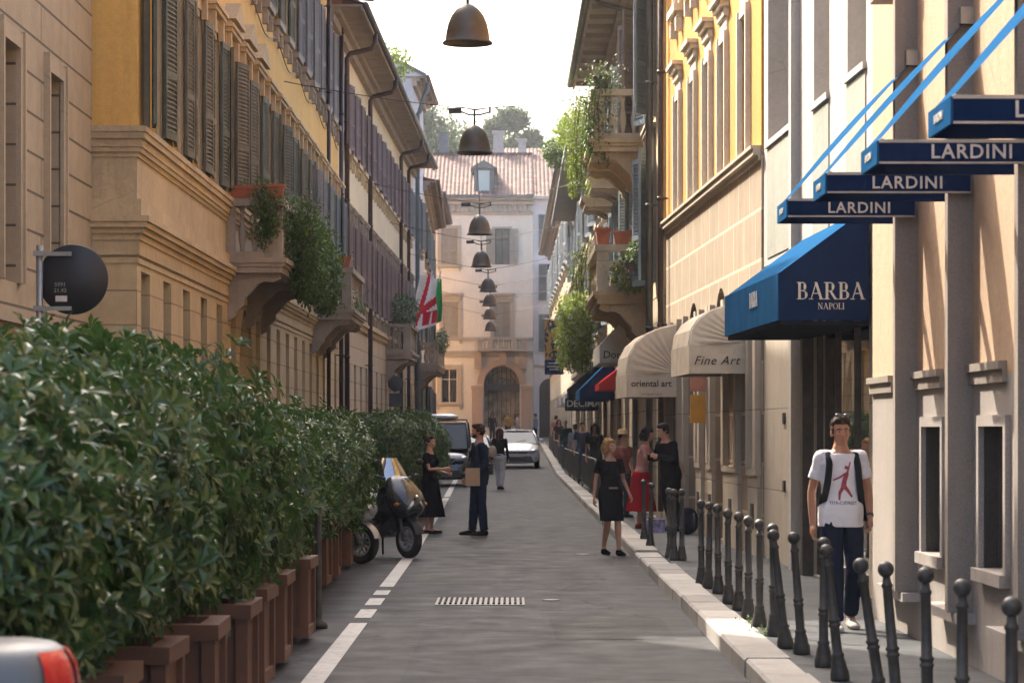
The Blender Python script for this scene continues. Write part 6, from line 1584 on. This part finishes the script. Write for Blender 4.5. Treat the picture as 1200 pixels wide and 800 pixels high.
# bags by the couple
mb = MB(); mb.box(-.17, .17, -.07, .07, 0, .2); o = mb.build('shopping_bag', m_plain('patterned_paper', (.35,.3,.5), .6, var=.9, scale=14)); tag(o, 'lilac patterned shopping bag on the ground by the red skirt', 'bag'); o.location = (2.12, 38.4, .118)
mb = MB()
for sg in (-1,1): mb.tube([(sg*.06+.0, sg*.05, .19), (sg*.03, sg*.05, .3), (-sg*.03, sg*.05, .3), (-sg*.06, sg*.05, .19)], .006, 5)
h_ = mb.build('handles', M['canvas_white'], o)
mb = MB(); mb.ell((0,0,.2), (.17,.12,.2)); mb.ell((0,-.1,.12), (.12,.05,.1)); o = mb.build('rucksack', cloth_mat((.02,.02,.035))); tag(o, 'dark rucksack resting on the pavement against the wall', 'rucksack'); o.location = (2.58, 37.6, .118)
mb = MB(); mb.tube([(-.08,-.12,.32),(-.09,-.17,.2),(-.08,-.12,.06)], .012, 6); mb.tube([(.08,-.12,.32),(.09,-.17,.2),(.08,-.12,.06)], .012, 6); mb.build('straps', M['iron'], o)
# ------------------------------------------------------------------ vehicles
def m_paint(name, c, rough=.22, metal=.3, coat=.6):
    t_ = NT(name); v = t_.coord('Object'); t_.b.inputs['Coat Weight'].default_value = coat; t_.b.inputs['Coat Roughness'].default_value = .05
    return t_.fin(t_.ramp(t_.noise(v, 2.5, 3), [(.3, dk(c, .92)), (.7, c)]), t_.ramp(t_.noise(v, 5, 4), [(.3, rough), (.7, rough+.12)]), None, metal)
P_WHITE, P_BLACK, P_SILVER = m_paint('white_car_paint', (.72,.73,.75), .2, .05), m_paint('black_gloss_paint', (.02,.02,.022), .2, .0, .5), m_paint('silver_paint', (.42,.42,.42), .3, .6)
P_GREY = m_plain('grey_satin_plastic', (.11,.108,.10), .38, 0, var=.1, scale=2)
RUB, CHR = m_plain('tyre_rubber', (.015,.015,.015), .8), m_plain('chrome', (.65,.65,.65), .12, 1, var=.05, bump=0)
BLK = m_plain('black_plastic', (.02,.02,.021), .5); LENS = m_plain('clear_lens', (.55,.57,.6), .08, .4, var=.3, scale=20, bump=0); REDL = m_plain('red_lens', (.55,.02,.015), .12, 0, bump=0); AMB = m_plain('amber_lens', (.6,.2,.02), .2, bump=0)
def wheel(parent, c, r, w, axis='X', spokes=7, name='wheel'):
    Rm = Matrix.Rotation(math.pi/2, 3, 'Y') if axis == 'X' else Matrix.Rotation(math.pi/2, 3, 'X')
    mb = MB(); h = w/2; mb.lathe([(r*.62,-h*.9),(r*.8,-h),(r*.95,-h*.85),(r,-h*.5),(r,h*.5),(r*.95,h*.85),(r*.8,h),(r*.62,h*.9)], c, 36, Rm, False); ty = mb.build(name, RUB, parent)
    mb = MB(); mb.lathe([(r*.64,-h*.75),(r*.56,-h*.7),(r*.56,h*.7),(r*.64,h*.75),(r*.66,h*.92),(r*.6,h*.92),(r*.5,h*.3),(r*.5,-h*.3),(r*.6,-h*.92),(r*.66,-h*.92),(r*.64,-h*.75)], c, 36, Rm, False)
    for k in range(spokes):
        a = 2*math.pi*k/spokes; p0 = Rm @ Vector((r*.1*math.cos(a), r*.1*math.sin(a), 0)); p1 = Rm @ Vector((r*.58*math.cos(a+.12), r*.58*math.sin(a+.12), 0)); mb.tube([Vector(c)+p0, Vector(c)+p1], [(.022,.022),(.014,.02)], 6)
    mb.lathe([(r*.13,-h*.6),(r*.16,0),(r*.13,h*.6)], c, 14, Rm); mb.build('rim', m_plain('wheel_alloy', (.45,.45,.45), .4, .6), ty); return ty
def car(label, x, y, rot, L, Wd, H, paint, van=False, box=False, group=None):
    t = thing('parked_car' if van else 'car', label, 'car', (x, y, g(y)), rot); w = Wd/2
    zb, hood = (.2, .95 if not van else 1.08); belt = hood + .06
    st = [(0, .62, .5), (.05, .86, .62), (.22, .96, hood-.2), (.6, 1.0, hood-.05), (1.05, 1.0, hood+.02), (1.3, 1.0, belt), (L*.6, 1.0, belt+.02), (L-.5, .99, belt+.03), (L-.12, .93, belt), (L, .8, .6)]
    rings = []
    for yy, k, zt in st:
        zm = zb + (zt-zb)*.45; hw = w*k
        half = [(0, zb), (hw*.86, zb), (hw*.97, zb+.1), (hw, zm), (hw*.985, zt-.12), (hw*.93, zt-.03), (hw*.7, zt+.015), (0, zt+.035)]
        ring = [Vector((p, yy, z)) for p, z in half] + [Vector((-p, yy, z)) for p, z in half[::-1][1:-1]]
        rings.append(ring)
    mb = MB(); mb.ring_loft(rings); bd = mb.build('body', paint, t)
    s_ = bd.modifiers.new('sub', 'SUBSURF'); s_.levels = s_.render_levels = 2
    # greenhouse
    y0, y1, y2, y3 = (.95, 1.85, L-.75, L-.15) if not van else (.55, 1.35, L-.35, L-.08)
    wb, wt = w*.93, w*.74 if not van else w*.84
    A = [(-wb, y0, belt-.03), (wb, y0, belt-.03), (wt, y1, H-.04), (-wt, y1, H-.04)]
    B = [(-wb, y3, belt), (wb, y3, belt), (wt, y2, H-.04), (-wt, y2, H-.04)]
    mb = MB(); mb.quad(*A); mb.quad(*B); mb.quad(A[1], B[1], B[2], A[2]); mb.quad(A[0], B[0], B[3], A[3]); gl = mb.build('windows', m_glass('van_glass', (.06,.08,.085), .05, .3, 1.35) if van else m_glass('windscreen_glass', (.10,.13,.13), .05, .3, 1.35), t)
    mb = MB()
    for sx in (-1, 1):
        mb.tube([(sx*wb, y0-.02, belt-.02), (sx*(wb+wt)/2, (y0+y1)/2, (belt+H)/2+.03), (sx*wt, y1, H-.05), (sx*wt, y2, H-.05), (sx*wb, y3, belt)], .035, 8)
        mb.tube([(sx*wb*1.0, y0+1.3, belt), (sx*wt, y0+1.35, H-.05)], .03, 6)
    mb.build('pillars', paint if not van else BLK, t)
    mb = MB(); N = 8; vs = []
    for j in range(5):
        yy = y1-.05+(y2-y1+.1)*j/4; e = .035*math.sin(math.pi*j/4)
        for i in range(N+1): q = -1+2*i/N; vs.append((wt*1.02*q, yy, H-.055+e+.05*(1-q*q)))
    mb.add(vs, [(j*(N+1)+i, j*(N+1)+i+1, (j+1)*(N+1)+i+1, (j+1)*(N+1)+i) for j in range(4) for i in range(N)], True); mb.build('roof', paint, t)
    for sx, nm in ((-1,'headlight'), (1,'headlight')):
        mb = MB(); mb.ell((sx*w*.70, .10, hood-.27), (.2,.12,.075), Matrix.Rotation(sx*-.25, 3, 'Y')); mb.build('headlight', LENS, t)
        mb = MB(); mb.ell((sx*(w+.1), y0+.55, belt+.08), (.1,.06,.075)); mb.tube([(sx*w*.95, y0+.5, belt), (sx*(w+.06), y0+.55, belt+.05)], .025, 6); mb.build('wing_mirror', paint, t)
        mb = MB(); mb.ell((sx*w*.84, -.0+.06, .42), (.07,.05,.04)); mb.build('fog_lamp', LENS, t)
    mb = MB(); mb.prism([(-w*.52,-.045,hood-.26),(w*.52,-.045,hood-.26),(w*.42,-.045,hood-.36),(-w*.42,-.045,hood-.36)], (0,.12,0)); mb.prism([(-w*.62,-.05,.48),(w*.62,-.05,.48),(w*.75,-.05,.27),(-w*.75,-.05,.27)], (0,.12,0)); mb.build('grille', BLK, t)
    mb = MB(); mb.box(-.26,.26,-.075,-.06,.46,.57); mb.build('number_plate', M['canvas_white'], t)
    mb = MB(); mb.lathe([(.055,-.008),(.06,0),(.04,.008)], (0,-.055,hood-.3), 16, Matrix.Rotation(math.pi/2,3,'X')); mb.box(-w*.4, w*.4, -.055,-.048, hood-.315, hood-.3); mb.build('chrome_trim', CHR, t)
    mb = MB()
    for sx in (-1, 1): mb.tube([(sx*.02, y0-.03, belt+.02), (sx*.02+.35, y0+.06, belt+.09)], .009, 5)
    mb.build('wipers', BLK, t)
    for sx in (-1, 1):
        for yy in (.85, L-.8): wheel(t, (sx*(w-.09), yy, .32), .32, .2)
    if box:
        mb = MB(); rr = []
        for k in range(11): q = k/10; yy = y1+.0+1.9*q; sc_ = math.sin(math.pi*min(max(q, .04), .96))**.35; rr.append([Vector((.5*sc_*math.copysign(abs(math.cos(a))**.6, math.cos(a)), yy, H+.13+.1*sc_*math.copysign(abs(math.sin(a))**.7, math.sin(a)))) for a in [2*math.pi*i/20 for i in range(20)]])
        mb.ring_loft(rr); mb.build('roof_box', m_paint('silver_box', (.6,.6,.62), .3, .1), t)
        mb = MB()
        for yy in (y1+.35, y1+1.4): mb.tube([(-wt, yy, H-.02), (-wt, yy, H+.05), (wt, yy, H+.05), (wt, yy, H-.02)], .018, 6)
        mb.build('roof_bars', BLK, t)
    return t
car('white hatchback driving towards the camera at the far end of the street', .2, 99.5, 0, 4.1, 1.74, 1.5, P_WHITE)
car('dark van like car with a silver roof box parked beyond the far hedge', -2.1, 74, .0, 4.4, 1.8, 1.9, m_paint('dark_blue_paint', (.02,.028,.04), .15, .3), van=True, box=True)
car('black hatchback parked behind the walking woman beside the white car', -1.55+.0, 92, 0, 4.0, 1.7, 1.45, P_BLACK)

def scooter(label, x, y, ang, paint, case=False, tall=True, group='parked scooters', steer=0):
    t = thing('scooter', label, 'scooter', (x, y, 0), ang, group); r = .275
    mk = lambda: MB(); r = .25
    fw = wheel(t, (0, 0, r), r, .095, 'Y', 10, 'front_wheel'); wheel(t, (-1.48, 0, r-.01), r-.01, .14, 'Y', 10, 'rear_wheel')
    mb = mk()   # front mudguard
    vs = []; K = 12
    for k in range(K+1):
        a = R(15+115*k/K)
        for q in (-1, -.5, 0, .5, 1): rr = r+.035-.03*q*q; vs.append((rr*math.cos(a), q*.07, r+rr*math.sin(a)))
    mb.add(vs, [(k*5+i, k*5+i+1, k*5+5+i+1, k*5+5+i) for k in range(K) for i in range(4)], True); mb.build('mudguard', paint if not tall else BLK, t)
    mb = mk()
    for sg in (-1, 1): mb.tube([(0,sg*.085,r), (-.1,sg*.085,.58)], [.022,.028], 10); mb.ell((0,sg*.085,r), (.035,.02,.035))
    mb.tube([(-.02,-.1,r),(-.02,.1,r)], .02, 8); mb.lathe([(.105,-.004),(.11,0),(.105,.004)], (0,.075,r), 24, Matrix.Rotation(math.pi/2,3,'X')); mb.build('fork', m_plain('fork_metal', (.12,.12,.12), .35, .7), t)
    def loftz(rows, n=24):
        rings = []
        for z, cx, hx, wy, sq in rows:
            rings.append([Vector((cx + hx*math.copysign(abs(math.cos(a))**sq, math.cos(a)), wy*math.copysign(abs(math.sin(a))**sq, math.sin(a)), z)) for a in [2*math.pi*i/n for i in range(n)]])
        return rings
    mb = mk(); mb.ring_loft(loftz([(.50,-.06,.12,.10,1.1),(.56,-.03,.20,.18,1.15),(.66,-.03,.25,.25,1.1),(.78,-.08,.25,.27,1.05),(.89,-.15,.2,.25,1.0),(.99,-.22,.14,.2,1.0),(1.07,-.27,.08,.14,1.0)])); fa = mb.build('front_fairing', paint, t)
    s_ = fa.modifiers.new('s', 'SUBSURF'); s_.levels = s_.render_levels = 1
    for sg in (-1, 1):
        mb = mk(); mb.ell((.10, sg*.10, .70), (.085,.10,.035), Matrix.Rotation(sg*.75, 3, 'Z') @ Matrix.Rotation(1.0, 3, 'Y') @ Matrix.Rotation(sg*-.35, 3, 'X')); mb.build('headlight', LENS, fa)
        mb = mk(); mb.ell((.03, sg*.225, .70), (.06,.02,.025)); mb.build('indicator', AMB, fa)
    mb = mk(); mb.ell((.17,0,.79), (.03,.03,.03)); mb.prism([(.175,-.06,.60),(.175,.06,.60),(.19,.04,.66),(.19,-.04,.66)], (-.03,0,0)); mb.build('badge', CHR, fa)
    # leg shields, tunnel, body, tail
    mb = mk()
    for sg in (-1, 1): mb.add([(-.16,sg*.18,.95),(-.3,sg*.27,.88),(-.36,sg*.29,.6),(-.34,sg*.25,.36),(-.12,sg*.12,.36),(-.05,sg*.17,.6),(-.2,sg*.19,.93),(-.36,sg*.24,.86),(-.42,sg*.26,.6),(-.4,sg*.22,.36),(-.18,sg*.08,.36),(-.1,sg*.12,.6)],
              [(0,1,2,5),(5,2,3,4),(6,11,8,7),(11,10,9,8),(0,6,7,1),(1,7,8,2),(2,8,9,3),(3,9,10,4),(4,10,11,5),(5,11,6,0)])
    mb.build('leg_shield', P_BLACK if tall else paint, t)
    def loftx(rows, n=20):
        return [[Vector((x_, wy*math.copysign(abs(math.cos(a))**.75, math.cos(a)), cz + hz*math.copysign(abs(math.sin(a))**.75, math.sin(a)))) for a in [2*math.pi*i/n for i in range(n)]] for x_, cz, hz, wy in rows]
    mb = mk(); mb.ring_loft(loftx([(-.2,.45,.1,.12),(-.4,.36,.1,.2),(-.6,.37,.13,.2),(-.8,.48,.2,.2),(-1.1,.56,.17,.2),(-1.4,.62,.13,.17),(-1.75,.72,.07,.1),(-1.85,.76,.03,.06)])); mb.build('body', P_BLACK if tall else paint, t)
    mb = mk(); mb.ring_loft(loftx([(-.55,.68,.05,.1),(-.7,.74,.07,.16),(-1.0,.77,.07,.18),(-1.15,.8,.08,.17),(-1.4,.85,.07,.16),(-1.72,.86,.05,.12),(-1.78,.86,.02,.06)])); mb.build('seat', m_plain('black_vinyl', (.018,.017,.017), .55), t)
    # screen
    mb = mk(); vs = []; hh = .36 if tall else .2
    for j in range(7):
        v = j/6
        for i in range(9): u = -1+i/4; wd = .19*(1-.35*v*v); vs.append((-.10-.24*v-.10*u*u, wd*u, .93+hh*v))
    mb.add(vs, [(j*9+i, j*9+i+1, j*9+10+i, j*9+9+i) for j in range(6) for i in range(8)], True); mb.build('windscreen', m_glasspane('smoked_screen', (.35,.28,.2), .03, .45), t)
    mb = mk(); mb.tube([(-.3,-.33,1.06),(-.27,-.15,1.02),(-.25,0,1.0),(-.27,.15,1.02),(-.3,.33,1.06)], .016, 8)
    for sg in (-1, 1): mb.tube([(-.29,sg*.24,1.045),(-.31,sg*.36,1.065)], .022, 8); mb.tube([(-.24,sg*.26,1.05),(-.23,sg*.36,1.07)], .007, 5)
    mb.build('handlebar', BLK, t)
    for sg in (-1, 1):
        mb = mk(); mb.tube([(-.27,sg*.26,1.05),(-.24,sg*.32,1.2)], .008, 6); mb.ell((-.235,sg*.345,1.24), (.02,.06,.042)); mb.build('mirror', BLK, t)
    mb = mk(); mb.tube([(-1.0,-.16,.3),(-1.3,-.2,.3),(-1.65,-.22,.38)], [.03,.055,.05], 10); mb.build('exhaust', m_plain('exhaust_metal', (.2,.2,.2), .3, .9), t)
    mb = mk(); mb.box(-1.5,-.95,.1,.14,.2,.34); mb.tube([(-.75,.12,.3),(-.85,.2,.02)], .014, 6); mb.tube([(-.95,-.14,.3),(-1.02,-.17,.01)], .014, 6); mb.build('stand', BLK, t)
    mb = mk(); mb.ell((-1.84,0,.73), (.03,.09,.035)); mb.build('tail_light', REDL, t)
    mb = mk(); mb.box(-1.93,-1.91,-.09,.09,.42,.6); mb.box(-1.92,-1.8,-.03,.03,.5,.7); mb.build('number_plate', M['canvas_white'], t)
    if case:
        mb = mk(); mb.box(-1.85,-1.5,-.12,.12,.89,.92); mb.build('rack', BLK, t)
        rr = []; n = 32
        for z, k in ((.92,.78),(.96,.93),(1.02,1.0),(1.09,.99),(1.14,.94),(1.18,.84),(1.205,.66),(1.218,.4),(1.222,.08)):
            rr.append([Vector((-1.74+.21*k*math.copysign(abs(math.cos(a))**.7, math.cos(a)), .255*k*math.copysign(abs(math.sin(a))**.7, math.sin(a)), z)) for a in [2*math.pi*i/n for i in range(n)]])
        mb = mk(); mb.ring_loft(rr); cs = mb.build('top_case', P_GREY, t)
        for sg in (-1, 1):
            mb = mk(); rr = []
            for z, k in ((1.0,1.0),(1.04,1.012),(1.09,1.003),(1.14,.955),(1.175,.87),(1.19,.81)):
                row = []
                for i in range(9): a = sg*math.pi/2 + R(42+46*i/8)*sg; row.append(Vector((-1.74+.214*k*math.copysign(abs(math.cos(a))**.7, math.cos(a)), .259*k*math.copysign(abs(math.sin(a))**.7, math.sin(a)), z)))
                rr.append(row)
            vs = [p for row in rr for p in row]; mb.add(vs, [(j*9+i, j*9+i+1, j*9+10+i, j*9+9+i) for j in range(5) for i in range(8)], True)
            mb.build('reflector', REDL, cs)
    return t
ang = math.atan2(-.78, .62)
scooter('black maxi scooter with smoked screen nosing out between hedge and road', -1.33, 33.0, ang, P_BLACK)
scooter('pale scooter with white front mudguard half hidden behind the planters', -1.87, 31.75, math.atan2(-.5, .86), P_SILVER, tall=False)
scooter('scooter with a grey top case and red reflector in front of the nearest planter', -1.42, 7.95-.0, math.pi, P_SILVER, case=True, group='')
for o in COL.objects:
    if o.get('group') == '': del o['group']
s3 = [o for o in COL.objects if o.name.startswith('scooter') and 'top case' in o.get('label', '')][0]
s3.location = (-3.10, 7.3, 0); s3.scale = (.95,.95,.872)

# weeds by the kerb
r = random.Random(9)
for (x, y, lab) in ((1.93, 19.2, 'tuft of green weeds at the foot of the leaning bollard'), (1.92, 20.2, 'small tuft of weeds between kerb and pavement')):
    mb = MB(); leaf_cloud(mb, [(x+r.gauss(0,.06), y+r.gauss(0,.08), .13+abs(r.gauss(0,.025))) for _ in range(90)], .035, r); tag(mb.build('weeds', M['leaf_vine']), lab, 'weeds')
# wheel of things resting on slopes etc. is done; roof aerials
t = thing('roof_aerial', 'television aerial on the left roof above the pale house', 'aerial', (-5.6, 101, 14.0))
mb = MB(); mb.tube([(0,0,-1.2),(0,0,3.3)], .025, 6)
for k in range(5): mb.tube([(-.9+.08*k,0,1.9+.3*k),(.5-.06*k,0,1.9+.3*k)], .012, 4)
mb.build('mast', M['steel'], t)

# ------------------------------------------------------------------ sky, sun, camera
sc.world = bpy.data.worlds.new('World'); sc.world.use_nodes = True
nt = sc.world.node_tree; bg = nt.nodes['Background']
sky = nt.nodes.new('ShaderNodeTexSky'); sky.sky_type = 'NISHITA'; sky.sun_disc = False
AL, EL = R(34), R(41.5)       # sun: this far left of straight ahead, this high
d = Vector((-math.sin(AL)*math.cos(EL), math.cos(AL)*math.cos(EL), math.sin(EL)))
sky.sun_elevation = EL; sky.sun_rotation = math.atan2(d.x, d.y); sky.air_density = 1.0; sky.dust_density = 8.0; sky.ozone_density = .8
nt.links.new(sky.outputs[0], bg.inputs[0]); bg.inputs[1].default_value = .15
sl = bpy.data.lights.new('sun', 'SUN'); sl.energy = 2.2; sl.angle = R(.53); sl.color = (1, .9, .76)
so = bpy.data.objects.new('sun', sl); COL.objects.link(so); so.rotation_euler = d.to_track_quat('Z', 'Y').to_euler()
cam = bpy.data.cameras.new('camera'); co = bpy.data.objects.new('camera', cam); COL.objects.link(co); sc.camera = co
co.location = (0, 0, 1.66); co.rotation_euler = (math.pi/2, 0, 0); cam.sensor_width = 36; cam.lens = 90; cam.shift_y = 103/1200; cam.clip_end = 3000; cam.clip_start = .1
cam.dof.use_dof = True; cam.dof.focus_distance = 32; cam.dof.aperture_fstop = 6.3
hz = MB(); hz.box(-60, 60, -40, 330, -1.2, 40); ho = hz.build('haze', None if False else bpy.data.materials.new('haze_air')); struct(ho, 'stuff')
hm = ho.data.materials[0]; hm.use_nodes = True; hn = hm.node_tree; hn.nodes.remove(hn.nodes['Principled BSDF'])
pv = hn.nodes.new('ShaderNodeVolumePrincipled'); pv.inputs['Color'].default_value = (.93,.95,1,1); pv.inputs['Density'].default_value = .0005; hn.links.new(pv.outputs[0], hn.nodes['Material Output'].inputs['Volume'])
vs_ = sc.view_settings; vs_.view_transform = 'Standard'; vs_.look = 'None'; vs_.gamma = 1; vs_.exposure = EXPO; vs_.use_curve_mapping = False
cy = sc.cycles; cy.use_denoising = True; cy.max_bounces = 8; cy.diffuse_bounces = 5; cy.glossy_bounces = 3; cy.transmission_bounces = 4; cy.transparent_max_bounces = 6; cy.caustics_reflective = False; cy.caustics_refractive = False; cy.sample_clamp_indirect = 8
